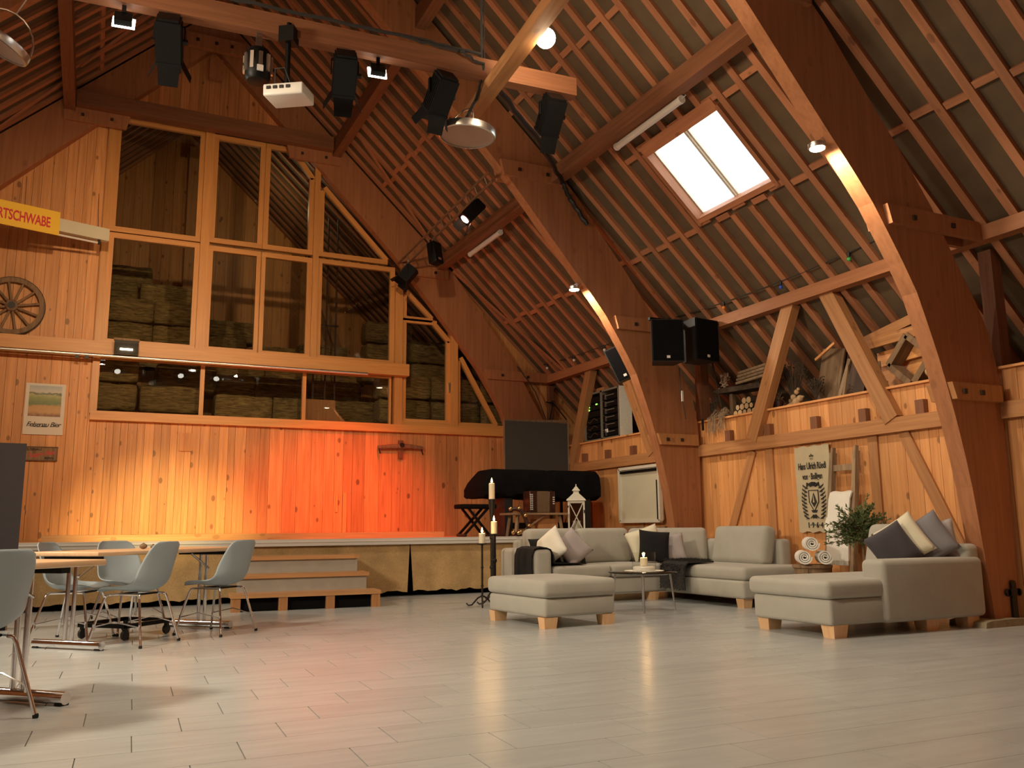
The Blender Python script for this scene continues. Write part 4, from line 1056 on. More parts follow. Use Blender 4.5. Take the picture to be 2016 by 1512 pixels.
towel_roll((7.31, 7.30, .568), 'rolled white towel at the lower right on the stool', rad(-38))
towel_roll((7.21, 7.38, .714), 'rolled white towel on top of the other two', rad(-38))
t = thing('ladder', 'short old wooden ladder leaning on the right wall', 'ladder', (7.68, 7.32, 0))
for s_ in (-1, 1):
    q = MB(); q.add(*bar_data(V((-.16, s_*.19, 0)), V((.085, s_*.17, 1.74)), .05, .07, (1, 0, 0))); q.add(*bar_data(V((.085, s_*.17, 1.74)), V((.092, s_*.17, 1.80)), .03, .05, (1, 0, 0))); q.build('rail', 'grey_wood', t)
for z in (.35, .80, 1.22, 1.56): q = MB(); xx = -.16+.245*z/1.74; q.bar((xx, -.18, z), (xx, .18, z), .03, .07); q.build('rung', 'grey_wood', t)
q = strip('towel', [(7.76, .80), (7.745, 1.1), (7.725, 1.27), (7.69, 1.29), (7.64, 1.275), (7.615, 1.2), (7.57, .90), (7.53, .52)], 7.15, 7.47, 'towel_white', .02)
to = q.build('hanging_towel', 'towel_white', None, True); tag(to, 'white fringed towel hanging over the ladder', 'towel')
q = MB()
for k in range(20): q.box((7.525, 7.155+k*.0163, .495), (.016, .009, .05))
q.build('fringe', 'towel_white', to)['kind'] = 'stuff'
q = strip('towel2', [(7.575, 1.0), (7.555, .93), (7.545, .84)], 7.145, 7.475, 'towel_white', .014)
q.build('fold', 'towel_white', to, True)
t = thing('potted_olive', 'small olive tree with grey-green leaves between ladder and chaise', 'plant', (7.33, 6.74, 0))
plain('leaf', (.085, .135, .045), .55, var=.35, nscale=3)
q = MB(); q.lathe([(.13, 0), (.17, .30), (.175, .32), (.15, .32), (.14, .28)], 24); q.build('pot', 'dark_wood', t, True)
q = MB(); q.tube([(0, 0, .28), (.01, .01, .5), (-.01, 0, .72), (.0, .02, .9)], [.02, .017, .015, .01], 8); q.build('trunk', 'old_wood', t, True)
rr = random.Random(9); lf = MB(); tw = MB()
for _ in range(110):
    a = rr.uniform(0, 6.28); el = rr.uniform(-.35, 1.3)
    d_ = V((math.cos(a)*math.cos(el), math.sin(a)*math.cos(el), math.sin(el)))
    p0 = V((0, .02, rr.uniform(.72, .92))); Lb = rr.uniform(.16, .33); p1 = p0 + V((d_.x*Lb*1.05, d_.y*Lb*1.05, d_.z*Lb*1.0))
    tw.tube([p0, (p0+p1)/2+V((0, 0, .02)), p1], .003, 4)
    for k in range(34):
        c = p0.lerp(p1, rr.uniform(.25, 1.05)); ld = (d_ + V((rr.uniform(-1, 1), rr.uniform(-1, 1), rr.uniform(-.6, .9)))).normalized()*rr.uniform(.032, .058)
        s_ = ld.cross(V((rr.uniform(-1, 1), rr.uniform(-1, 1), rr.uniform(-1, 1)))).normalized()*.007
        lf.add([c, c+ld*.5+s_, c+ld, c+ld*.5-s_], [(0, 1, 2, 3)])
tw.build('twigs', 'old_wood', t)['kind'] = 'stuff'; lf.build('foliage', 'leaf', t)['kind'] = 'stuff'
# ------------------------------------------------------------------ folding tables and shell chairs
TV = V((.705, .709, 0)); TU = V((.709, -.705, 0)); TA = math.atan2(TV.y, TV.x)
def table(loc, label, L=1.9, Wd=.80, h=.755, legs=(-.79, .79)):
    t = thing('folding_table', label, 'table', (loc[0], loc[1], 0), TA, 'folding tables')
    bm_ = rbox('tabletop', (L, Wd, .034), .008, 'beech_top', t, (0, 0, h-.017), seg=2)
    for s_ in legs:
        for dy in (-.035, .035): q = MB(); q.tube([(s_, dy, .07), (s_, dy, h-.07)], .017, 12); q.build('post', 'chrome', t, True)
        q = MB(); q.box((s_, 0, h-.055), (.06, .55, .03)); q.build('bracket', 'black_metal', t)
        q = MB(); q.tube([(s_-math.copysign(.0, s_), -.06, h-.20), (s_-math.copysign(.25, s_), -.06, h-.06)], .010, 8); q.build('strut', 'chrome', t, True)
        q = MB(); q.tube([(s_, -.34, .038), (s_, .34, .038)], .034, 12); fo = q.build('foot', 'chrome', t, True)
        for yy in (-.34, .34): q = MB(); q.box((s_, yy*.92, .006), (.05, .05, .012)); q.build('glide', 'rubber', fo)
    return t
wood('beech_top', (.80, .54, .33), (.72, .45, .25), .3, 0, .04, grain=(3, 30, 30), bump=.03)
table((.45, 8.44), 'folding table with beech top and chrome legs in front of the steps')
table((-.86, 5.03), 'nearest folding table cut off by the left edge of the picture')
def shell_mesh():
    prof = [(.225, .425), (.20, .437), (.14, .436), (.06, .425), (-.03, .418), (-.11, .424), (-.17, .446), (-.215, .49), (-.243, .55), (-.262, .62), (-.278, .69), (-.292, .75), (-.303, .80), (-.306, .825)]
    wid = [.165, .195, .218, .230, .236, .238, .238, .236, .232, .225, .214, .197, .172, .13]
    rise = [.0, .012, .03, .045, .055, .06, .06, .05, .035, .02, .01, .005, 0, 0]
    fwd = [0, 0, 0, 0, 0, .01, .035, .06, .075, .07, .058, .045, .03, .02]
    nU = 16; vs = []; fs = []
    for (y, z), w_, ri, fo in zip(prof, wid, rise, fwd):
        for i in range(nU+1):
            u = -1+2*i/nU; e = abs(u)**2.6
            vs.append((w_*u*(1-.02*abs(u)), y+fo*e, z+ri*e))
    for j in range(len(prof)-1):
        for i in range(nU): a = j*(nU+1)+i; fs.append((a, a+1, a+nU+2, a+nU+1))
    mb = MB(); mb.add(vs, fs); me = bpy.data.meshes.new('shell'); me.from_pydata(mb.v, [], mb.f)
    bm = bmesh.new(); bm.from_mesh(me); bmesh.ops.recalc_face_normals(bm, faces=bm.faces)
    bmesh.ops.subdivide_edges(bm, edges=bm.edges[:], cuts=1, use_grid_fill=True, smooth=.6)
    bmesh.ops.solidify(bm, geom=bm.faces[:], thickness=.008); bm.to_mesh(me); bm.free()
    me.materials.append(MATS['shell_grey']); me.shade_smooth(); return me
SHELL = shell_mesh()
def make_chair(label):
    t = thing('shell_chair', label, 'chair', (0, 0, 0), 0, 'grey shell chairs')
    link('shell', SHELL, t)
    for sx_ in (-1, 1):
        fr = MB(); fr.tube([(sx_*.150, .135, .400), (sx_*.150, .05, .404), (sx_*.150, -.05, .402), (sx_*.150, -.145, .400)], .009, 8); fr.build('seat_rail', 'chrome', t, True)
        for ya, yb in ((.135, .24), (-.145, -.255)):
            dy = math.copysign(.02, ya)
            q = MB(); q.tube([(sx_*.150, ya, .400), (sx_*.168, ya+dy*.7, .395), (sx_*.180, ya+dy*1.2, .365), (sx_*.250, yb, .012)], .0105, 10); lg = q.build('leg', 'chrome', t, True)
            q = MB(); q.lathe([(.013, 0), (.015, .012), (.012, .022)], 10, c=(sx_*.252, yb+.003*0, 0)); q.build('foot_cap', 'rubber', lg, True)
            q = MB(); q.box((sx_*.222, ya+(yb-ya)*.66, .15), (.02, .012, .05)); q.build('stacking_clip', 'chrome', lg)
        q = MB(); q.tube([(sx_*.222, .135+.105*.66, .155), (sx_*.245, 0, .20), (sx_*.222, -.145-.11*.66, .155)], .005, 6); q.build('side_link', 'chrome', t, True)
    q = MB(); q.box((0, .10, .402), (.30, .03, .014)); q.build('seat_bracket', 'black_metal', t); q = MB(); q.box((0, -.09, .402), (.30, .03, .014)); q.build('seat_bracket', 'black_metal', t)
    return t
def heading(d): return math.atan2(d.y, d.x) - math.pi/2       # local +Y (sitter looks along it) towards d
chair = make_chair('grey shell chair at the right end of the table by the steps')
chair.location = (1.07, 8.44, 0); chair.rotation_euler = (0, 0, heading(-TU))
dup(chair, (.37, 7.98, 0), heading(-TU)+rad(6), 'grey shell chair in the middle with its back to the camera')
dup(chair, (.36, 8.93, 0), heading(TU)+rad(-14), 'grey shell chair facing us across the table, back above the tabletop')
dup(chair, (-.08, 8.50, 0), heading(TU)+rad(20), 'grey shell chair partly hidden behind the nearest table')
dup(chair, (-.545, 5.10, 0), heading(-TU)+rad(-4), 'nearest grey shell chair cut off by the left edge of the picture')
t = thing('transport_dolly', 'low black wheeled dolly frame under the table', 'dolly', (.33, 8.58, 0), TA)
for a, c in (((-.27, -.25, .12), (.27, -.25, .12)), ((-.27, .25, .12), (.27, .25, .12)), ((-.27, -.25, .12), (-.27, .25, .12)), ((.27, -.25, .12), (.27, .25, .12))): q = MB(); q.bar(a, c, .035, .035); q.build('frame_bar', 'black_metal', t)
for sx_ in (-1, 1):
    for sy_ in (-1, 1): q = MB(); q.lathe([(.04, -.012), (.045, 0), (.04, .012)], 14, MX.Translation((sx_*.25, sy_*.23, .046)) @ MX.Rotation(rad(90), 4, 'X')); q.box((sx_*.25, sy_*.23, .09), (.03, .03, .05)); q.build('caster', 'black_plastic', t)
for (dx, dy, r, mat_, lab) in ((.02, .0, .030, 'old_wood', 'small brown wooden ball on the folding table'), (.11, .03, .024, 'old_wood', 'smaller brown wooden ball beside the first on the table'), (.22, .0, .032, 'black_plastic', 'little dark round pot on the folding table'), (.30, .05, .036, 'iron', 'dark rounded trinket at the end of the row on the table')):
    p = V((.42, 8.5, .755)) + TV*dx*1.0 + TU*dy + V((0, 0, r*.8))
    q = MB(); q.ball(p, r, 12, 8, (1, 1, .8)); q.v = [(a, b_, c) for a, b_, c in q.v]
    q2 = MB(); q2.ball((0, 0, 0), r, 12, 8, (1.1, 1, .8)); q2.lathe([(r*.25, r*.6), (r*.3, r*.95)], 8); tag(q2.build('table_trinket', mat_, None, True, MX.Translation(p)), lab, 'trinket')
# grey movable screen at the left edge, with a bent wire rail in front
t = thing('folding_screen', 'dark grey movable screen at the left edge of the picture', 'screen', (-1.13, 9.9, 0), rad(4))
q = MB(); q.box((0, 0, .98), (1.0, .04, 1.62)); q.build('panel', 'slate_grey', t) if 'slate_grey' in MATS else None
for s_ in (-1, 1):
    q = MB(); q.box((s_*.42, 0, .10), (.05, .05, .20)); q.build('leg', 'black_metal', t)
    q = MB(); q.box((s_*.42, 0, .015), (.05, .5, .03)); q.build('foot', 'black_metal', t)
# ------------------------------------------------------------------ hanging light bars
def b1y(x): return 6.93 - .047*(x-.3)
t = tag(beam('lighting_bar', (-1.9, b1y(-1.9), 5.09), (3.95, b1y(3.95), 5.09), .12, .18, 'purlin_wood'), 'long hanging timber bar carrying the row of stage lamps', 'beam')
t2 = tag(beam('lighting_bar', (3.135, 7.42, 4.94), (2.86, 3.6, 4.94), .13, .12, 'timber'), 'timber bar hung crosswise over the lamp bar near the bare bulb', 'beam')
q = MB(); q.lathe([(.045, -.02), (.045, .02)], 12, MX.Translation((3.13, 7.38, 4.86))); q.build('pulley', 'alu', t2, False, t2.matrix_world.inverted())
# ropes
for i, (p0, p1, lab) in enumerate((((3.02, 6.86, 5.21), (3.02, 6.86, 8.12), 'thin hoisting rope straight up from the crossing of the bars'), ((-.9, 7.0, 5.21), (-.9, 7.0, 7.1), 'thin hoisting rope at the left end of the lamp bar'))):
    q = MB(); q.tube([p0, p1], .012, 6); q.tube([(p0[0]+.03, p0[1], p0[2]), (p1[0]+.02, p1[1], p1[2])], .006, 6); tag(q.build('rope', 'rope'), lab, 'rope')
# cable bundle on the bar
rr = random.Random(3)
def cable(pts, r, label, mat='rope', wob=.02, n=8):
    out = []
    for a, c in zip(pts, pts[1:]):
        a, c = V(a), V(c)
        for k in range(n): u = k/n; out.append(a.lerp(c, u) + V((0, rr.uniform(-wob, wob), rr.uniform(-wob, wob)*.6)))
    out.append(V(pts[-1])); q = MB(); q.tube(out, r, 6); return tag(q.build('cable', mat, None, True), label, 'cable')
cable([(.6, b1y(.6)-.075, 5.215), (1.5, b1y(1.5)-.075, 5.22), (2.4, b1y(2.4)-.075, 5.22), (2.95, b1y(2.95)-.08, 5.20)], .017, 'black cable bundle lying along the top of the lamp bar', wob=.008)
cable([(2.2, b1y(2.2)-.09, 5.20), (2.7, b1y(2.7)-.10, 5.18), (2.98, b1y(2.98)-.10, 5.10), (3.02, 6.98, 4.9), (2.95, 7.10, 4.72)], .014, 'black cables hanging down from the crossing to the round lamp', wob=.02)
cable([(3.22, 7.0, 5.08), (4.4, 8.35, 5.34), (5.50, 9.80, 5.60), (5.72, 9.95, 5.42), (5.98, 9.95, 5.08)], .03, 'thick dark cable hose sagging from the bars to the middle arch', 'black_plastic', .02)
# ------------------------------------------------------------------ stage lamps
def spot(loc, head, tilt, label, stem=.10, lit=None, gel=None, sc=1.0, doors=(1, 1, 1, 1), body=(.185, .20, .33)):
    """loc: underside of the bar; head: heading in degrees from +Y clockwise; tilt: degrees below horizontal"""
    t = thing('stage_spotlight', label, 'spotlight', loc, rad(-head), 'stage spotlights')
    w, h_, L = (c*sc for c in body); P = MX.Translation((0, 0, -stem-h_*.62)) @ MX.Rotation(rad(-tilt), 4, 'X')
    q = MB(); q.box((0, 0, -stem/2+.03), (.045, .02, stem+.10)); q.build('clamp', 'steel', t)
    q = MB(); q.bar((-w*.62, 0, -stem), (w*.62, 0, -stem), .03, .012); q.bar((-w*.62, 0, -stem), (-w*.62, 0, -stem-h_*.66), .03, .010, (1, 0, 0)); q.bar((w*.62, 0, -stem), (w*.62, 0, -stem-h_*.66), .03, .010, (1, 0, 0)); q.build('yoke', 'black_metal', t)
    q = MB(); q.lathe([(.022, -.02), (.022, .02)], 10, MX.Translation((w*.66, 0, -stem-h_*.62)) @ MX.Rotation(rad(90), 4, 'Y')); q.build('knob', 'black_plastic', t)
    b_ = MB(); b_.box((0, 0, 0), (w, L, h_), P)
    for k in range(6): b_.box((0, -L*.40+k*L*.13, h_*.52), (w*.92, .012, h_*.10), P)
    for s_ in (-1, 1):
        for k in range(5): b_.box((s_*w*.51, 0, -h_*.36+k*h_*.18), (.012, L*.86, .012), P)
    b_.box((0, -L*.52, 0), (w*.86, .03, h_*.86), P); b_.box((0, L*.5, 0), (w*1.06, .025, h_*1.04), P)
    bo = b_.build('body', 'black_metal', t)
    q = MB(); q.lathe([(w*.40, 0), (w*.36, .012)], 20, P @ MX.Translation((0, L*.512, 0)) @ MX.Rotation(rad(-90), 4, 'X')); q.build('lens', gel or ('lamp_glow_white' if lit else 'smoke_glass'), bo)
    for (dx, dz, on) in ((0, 1, doors[0]), (0, -1, doors[1]), (-1, 0, doors[2]), (1, 0, doors[3])):
        if not on: continue
        F = P @ MX.Translation((dx*w*.5, L*.515, dz*h_*.5))
        q = MB()
        if dx: q.prism([(0, -h_*.42), (.15*sc, -h_*.34), (.15*sc, h_*.34), (0, h_*.42)], -.002, .002, 'X', F @ MX.Rotation(rad(-dx*28), 4, 'Z'))
        else: q.prism([(-w*.46, 0), (w*.46, 0), (w*.40, .16*sc), (-w*.40, .16*sc)], -.002, .002, 'Z', F @ MX.Rotation(rad(dz*24), 4, 'X'))
        q.build('barn_door', 'black_metal', t)
    return t
def onbar(x): return (x, b1y(x), 5.0)
spot(onbar(.32), 8, 42, 'leftmost black stage spotlight on the lamp bar with lit barn doors', .09, lit=True)
spot(onbar(1.73), 10, 42, 'black stage spotlight in the middle of the lamp bar', .09, lit=True)
spot(onbar(2.60), -6, 42, 'black stage spotlight just left of the round lamp', .10, lit=True)
spot(onbar(3.70), 5, 46, 'rightmost black stage spotlight on the lamp bar near the bulb', .10, doors=(0, 1, 0, 0))
# two small floods on the bar
for x_, lab in ((-.02, 'tiny lit floodlight at the upper left end of the lamp bar'), (2.02, 'tiny lit floodlight under the middle of the lamp bar')):
    t = thing('small_flood', lab, 'floodlight', (x_, b1y(x_), 5.0), rad(-6), 'small floodlights')
    q = MB(); q.box((0, 0, -.03), (.03, .03, .06)); q.build('stem', 'black_metal', t)
    P = MX.Translation((0, 0, -.11)) @ MX.Rotation(rad(-25), 4, 'X')
    q = MB(); q.box((0, 0, 0), (.13, .05, .11), P); q.build('body', 'black_metal', t)
    q = MB(); q.box((0, .035, 0), (.165, .012, .12), P); q.build('front_glass', 'lamp_glow_white', t)
# par lamp with label, projector on its pole
t = thing('par_lamp', 'black and silver rounded lamp with a white label on the lamp bar', 'spotlight', onbar(1.01))
q = MB(); q.box((0, 0, -.06), (.05, .02, .22)); q.build('clamp', 'steel', t)
q = MB(); q.lathe([(.03, -.14), (.085, -.155), (.105, -.19), (.105, -.40), (.085, -.43), (.04, -.44)], 24); bo = q.build('body', 'black_metal', t, True)
for k in range(10):
    a = rad(-160+k*36); q = MB(); q.box((.104*math.cos(a), .104*math.sin(a), -.29), (.03, .03, .15), rz=a); q.build('cooling_rib', 'alu', bo)
q = MB(); q.box((0.0, -.118, -.365), (.05, .012, .05)); q.build('label_plate', 'white_plastic', bo)
for s_ in (-1, 1): q = MB(); q.lathe([(.012, 0), (.012, .03)], 8, MX.Translation((s_*.12, 0, -.30)) @ MX.Rotation(rad(90), 4, 'Y')); q.build('knob', 'black_plastic', bo)
t = thing('projector', 'white video projector on a black pole under the lamp bar', 'projector', (1.24, b1y(1.24)-.05, 5.0), rad(-33))
q = MB(); q.tube([(0, 0, .12), (0, 0, -.48)], .022, 12); q.build('pole', 'black_metal', t, True)
q = MB(); q.box((0, 0, .0), (.13, .12, .14)); q.build('mount', 'black_metal', t)
rbox('case', (.34, .27, .10), .015, 'white_plastic', t, (.02, 0, -.53), (rad(4), 0, 0))
q = MB(); q.tube([(-.05, -.12, -.49), (-.02, -.20, -.40), (.06, -.20, -.40), (.08, -.13, -.49)], .006, 6); q.build('cables', 'rope', t, True)
for k in range(4): q = MB(); q.box((-.10+k*.055, -.139, -.525), (.032, .012, .025)); q.build('port', 'black_plastic', t)
# round honeycomb lamps
m, nt, b = base_mat('mesh_grille'); MATS['mesh_grille'] = m; L_ = nt.links.new
tc = N(nt, 'ShaderNodeTexCoord'); vo = N(nt, 'ShaderNodeTexVoronoi'); vo.inputs['Scale'].default_value = 62; vo.inputs['Randomness'].default_value = 0; L_(tc.outputs['Object'], vo.inputs['Vector'])
cr = N(nt, 'ShaderNodeValToRGB'); cr.color_ramp.elements[0].position = .25; cr.color_ramp.elements[1].position = .45; cr.color_ramp.elements[0].color = (.16, .10, .075, 1); cr.color_ramp.elements[1].color = (.42, .28, .21, 1); L_(vo.outputs['Distance'], cr.inputs[0]); L_(cr.outputs[0], b.inputs['Base Color']); b.inputs['Roughness'].default_value = .6
def disc_lamp(loc, label, tilt):
    t = thing('round_lamp', label, 'lamp', loc); t.rotation_euler = tilt; t['group'] = 'round honeycomb lamps'
    q = MB(); q.lathe([(.255, .045), (.27, .04), (.275, .0), (.27, -.025), (.255, -.03), (.255, -.02), (.262, -.01), (.262, .04)], 40); q.build('rim', 'alu', t, True)
    q = MB(); q.lathe([(.258, -.014), (.258, -.002)], 40); q.build('grille', 'mesh_grille', t)
    q = MB(); q.lathe([(.255, .03), (.18, .065), (.04, .08)], 32); q.build('back', 'alu', t, True)
    return t
t = disc_lamp((2.985, 7.13, 4.60), 'large round honeycomb lamp hanging under the bar crossing', (rad(2), rad(3), 0))
for k in range(3):
    a = rad(30+k*120); q = MB(); q.tube([(.11*math.cos(a), .11*math.sin(a), .06), (.13*math.cos(a), .13*math.sin(a), .16), (.05*math.cos(a), .05*math.sin(a), .24), (0.05, 0.02, .29)], .008, 6); q.build('hanger', 'chrome', t, True)
t = disc_lamp((-.98, 7.95, 5.0), 'round honeycomb lamp cut off at the upper left corner', (rad(8), rad(26), 0))
q = MB(); q.tube([(.27*math.cos(a), 0, .30*math.sin(a)) for a in [rad(10+i*16) for i in range(11)]], .009, 6); q.build('yoke', 'alu', t, True)
q = MB(); q.tube([(0, 0, .30), (0, 0, .9)], .006, 6); q.build('hanger', 'steel', t)
# bare bulb
emitter('bulb_glow', (1.0, .78, .50), 310)
t = thing('bare_bulb', 'glowing bare bulb hanging beside the crosswise bar', 'light bulb', LB['bulb'])
q = MB(); q.ball((0, 0, 0), .082, 24, 16); q.build('bulb', 'bulb_glow', t, True)
q = MB(); q.lathe([(.03, .075), (.03, .13), (.015, .15)], 14); q.build('socket', 'black_plastic', t, True)
q = MB(); q.tube([(0, 0, .14), (0, 0, 1.6), (0, 0, 3.05)], .005, 6); q.build('cord', 'rope', t)
# lamps on the arches
for key, (y0, y1), lab in (('armA2', ARCHY[1], 'round downlight glowing on the inner edge of the middle arch'), ('armA1', ARCHY[0], 'round downlight glowing on the inner edge of the nearest arch')):
    p = LB[key]; t = thing('arch_lamp', lab, 'lamp', p, 0, 'downlights on the arches')
    q = MB(); q.lathe([(.075, 0), (.08, .01), (.08, .045), (.05, .06)], 20); q.build('housing', 'alu', t, True)
    q = MB(); q.lathe([(.066, -.006), (.066, .004)], 20); q.build('diffuser', 'lamp_glow', t)
    q = MB(); q.bar((0, 0, .05), (.14, 0, .16), .04, .02, (0, 1, 0)); q.build('arm', 'alu', t)
    lamp('arch_lamp_light', 'SPOT', (p[0], p[1], p[2]-.03), 170, WARM, .05, (p[0]+.9, p[1], p[2]-1.9), 150, .6)
# fluorescent tubes under the purlin
for (ya, yb, lab) in ((7.20, 8.50, 'long unlit tube lamp under the purlin next to the roof window'), (11.95, 13.15, 'long unlit tube lamp under the purlin near the gable')):
    t = thing('tube_lamp', lab, 'lamp', (5.57, (ya+yb)/2, 5.55), 0, 'tube lamps under the purlin'); hl = (yb-ya)/2
    q = MB(); q.tube([(0, -hl, 0), (0, hl, 0)], .043, 14); q.build('tube', 'white_plastic', t, True)
    for s_ in (-1, 1): q = MB(); q.lathe([(.047, 0), (.047, .04)], 14, MX.Translation((0, s_*hl-.02, 0)) @ MX.Rotation(rad(-90), 4, 'X')); q.build('end_cap', 'white_plastic', t, True)
    for s_ in (-1, 1): q = MB(); q.tube([(0, s_*hl, 0), (.02, s_*(hl+.06), .03), (-.01, s_*(hl+.04), .07), (-.03, s_*(hl+.9), .075)], .006, 6); q.build('feed_wire', 'white_plastic', t, True)
# ------------------------------------------------------------------ truss with three lamps
t = thing('lamp_truss', 'ladder-like metal truss between the middle arch and the gable', 'truss', (4.50, 9.98, 5.62))
d_ = V((.20, 4.44, .02)); nT = 12
plain('galv', (.24, .15, .09), .5, metal=.6)
for o_ in (V((0, 0, 0)), V((.05, 0, -.125))): q = MB(); q.tube([o_, o_+d_], .019, 8); q.build('chord', 'galv', t, True)
for k in range(nT): u = (k+.5)/nT; q = MB(); q.tube([d_*u, d_*u+V((.05, 0, -.125))], .010, 6); q.build('rung', 'galv', t, True)
def ontruss(y): u = (y-9.98)/4.44; return (4.55+.2*u, y, 5.49)
spot(ontruss(10.75), -86, 48, 'stage spotlight on the truss glowing pink', .05, gel='gel_red', body=(.17, .18, .32), doors=(0, 1, 0, 1))
t = thing('led_flood', 'black box lamp with a small label on the middle of the truss', 'floodlight', ontruss(12.45), rad(30))
q = MB(); q.box((0, 0, -.03), (.03, .03, .1)); q.build('clamp', 'steel', t)
rbox('body', (.20, .16, .36), .02, 'black_metal', t, (0, 0, -.26), (rad(-10), 0, 0))
for s_ in (-1, 1): q = MB(); q.bar((s_*.115, 0, -.06), (s_*.115, 0, -.28), .03, .008, (1, 0, 0)); q.build('yoke_arm', 'black_metal', t)
q = MB(); q.box((0, -.096, -.36), (.07, .012, .035)); q.build('label_plate', 'alu', t)
spot(ontruss(13.95), -60, 50, 'dark stage spotlight at the gable end of the truss', .05, body=(.20, .20, .26))
# ------------------------------------------------------------------ loudspeakers
def speaker(loc, rz, label, d=(.44, .32, .58), tilt=0):
    t = thing('loudspeaker', label, 'loudspeaker', loc, rz, 'black loudspeakers'); t.rotation_euler = (0, tilt, rz)
    w, dp, h_ = d
    q = MB(); q.prism([(-w/2, -dp/2), (w/2, -dp/2), (w*.34, dp/2), (-w*.34, dp/2)], -h_/2, h_/2, 'Z'); q.build('cabinet', 'black_plastic', t)
    q = MB(); q.box((0, -dp/2-.008, 0), (w-.03, .016, h_-.03)); gr = q.build('grille', 'black_cloth', t)
    q = MB(); q.box((0, -dp/2-.018, -h_/2+.06), (.045, .008, .035)); q.build('badge', 'paper', gr)
    return t
speaker((6.88, 9.48, 3.38), rad(-22), 'left loudspeaker of the pair on the middle arch')
speaker((7.42, 9.44, 3.43), rad(8), 'right loudspeaker of the pair on the middle arch')
t = thing('speaker_bracket', 'black steel bracket carrying the pair of loudspeakers', 'bracket', (7.15, 9.62, 3.73))
q = MB(); q.bar((-.42, 0, 0), (.40, 0, 0), .05, .04); q.build('crossbar', 'black_metal', t); q = MB(); q.bar((0, 0, 0), (0, .37, -.05), .05, .05); q.build('arm', 'black_metal', t)
speaker((6.74, 10.42, 3.23), rad(-30), 'third loudspeaker mostly hidden behind the middle arch', (.26, .22, .50), rad(-24))
t = thing('hanging_cable', 'thin cable with a white tag hanging under the loudspeakers', 'cable', (7.34, 9.80, 3.12))
q = MB(); q.tube([(0, 0, 0), (.02, .01, -.35), (.10, .03, -.72)], .007, 6); q.build('wire', 'rope', t, True); q = MB(); q.box((.035, 0, -.40), (.03, .012, .15)); q.build('tag', 'paper', t)
# ------------------------------------------------------------------ string of coloured bulbs
plain('bulb_clear', (.75, .72, .66), .15); plain('bulb_orange', (.75, .22, .04), .2); plain('bulb_blue', (.03, .10, .55), .2); plain('bulb_green', (.05, .40, .10), .2)
t = thing('string_lights', 'dark cord of small coloured bulbs strung between the arches', 'string lights', (7.55, 10.1, 3.95))
def sag(y0, z0, y1, z1, s, n=14): return [V((0, y0+(y1-y0)*k/n, z0+(z1-z0)*k/n - s*4*(k/n)*(1-k/n))) for k in range(n+1)]
pA = sag(4.25, .02, .05, .02, .06); pB = sag(-.0, .0, -4.55, .12, .10)
for pp in (pA, pB): q = MB(); q.tube(pp, .007, 6); q.build('cord', 'rope', t)
for y_, mat_ in ((14.14, 'bulb_clear'), (13.12, 'bulb_clear'), (12.1, 'bulb_clear'), (11.0, 'bulb_clear'), (9.03, 'bulb_orange'), (7.94, 'bulb_blue'), (6.85, 'bulb_green')):
    yy = y_-10.1; src = pA if yy > 0 else pB
    z_ = min(src, key=lambda p: abs(p.y-yy)).z
    q = MB(); q.lathe([(.015, -.05), (.018, -.045), (.018, .005), (.01, .012)], 10, c=(0, yy, z_)); so = q.build('socket', 'black_plastic', t, True)
    q = MB(); q.ball((0, yy, z_-.075), .026, 10, 8); q.build('bulb', mat_, so, True)
cable([(7.05, 14.38, 3.92), (7.42, 14.38, 3.45), (7.80, 14.38, 2.55)], .010, 'thin dark cable running down the gable end arch', wob=.01)
# ------------------------------------------------------------------ things on the right wall
FR = MX(((0, 0, -1, 0), (-1, 0, 0, 0), (0, 1, 0, 0), (0, 0, 0, 1)))      # local XY plane seen from inside the hall, facing -X
weave('linen', (.50, .42, .28), 200, .12, .95, .06, 0)
t = thing('linen_banner', 'linen banner with black lettering, crest and year on the right wall', 'banner', (7.80, 7.87, 1.345))
vs = []; fs = []; n, m_ = 10, 16
for lay in (0, 1):
    for j in range(m_+1):
        for i in range(n+1):
            u, v_ = -.5+i/n, -.5+j/m_
            vs.append((-.002*lay + .004*math.sin(u*14+v_*3) , -u*.56*(1-.04*(.5-v_)), v_*1.03 + (.012*math.sin(u*19) if j in (0, m_) else 0)))
K = (n+1)*(m_+1)
for j in range(m_):
    for i in range(n): a = j*(n+1)+i; fs += [(a, a+1, a+n+2, a+n+1), (K+a, K+a+n+1, K+a+n+2, K+a+1)]
q = MB(); q.add(vs, fs); q.build('cloth', 'linen', t, True)
def wall_text(body, size, y, z, sx=1.0, off=.004, mat='ink', sp=.8):
    me = text_mesh('lettering', body, size, mat, .0008, off, space=sp); o = link('lettering', me, t, MX.Translation((-.008, y, z)) @ FR @ MX.Diagonal((sx, 1, 1, 1))); return o
wall_text('*', .16, 0, .345, 1.0, .004)
wall_text('Hans Ulrich Rüedi', .112, 0, .27, .60, .0022, sp=.92)
wall_text('von · Bolligen', .105, 0, .145, .60, .0022, sp=.95)
wall_text('1 · 9 · 6 · 4', .085, 0, -.435, .9, .003)
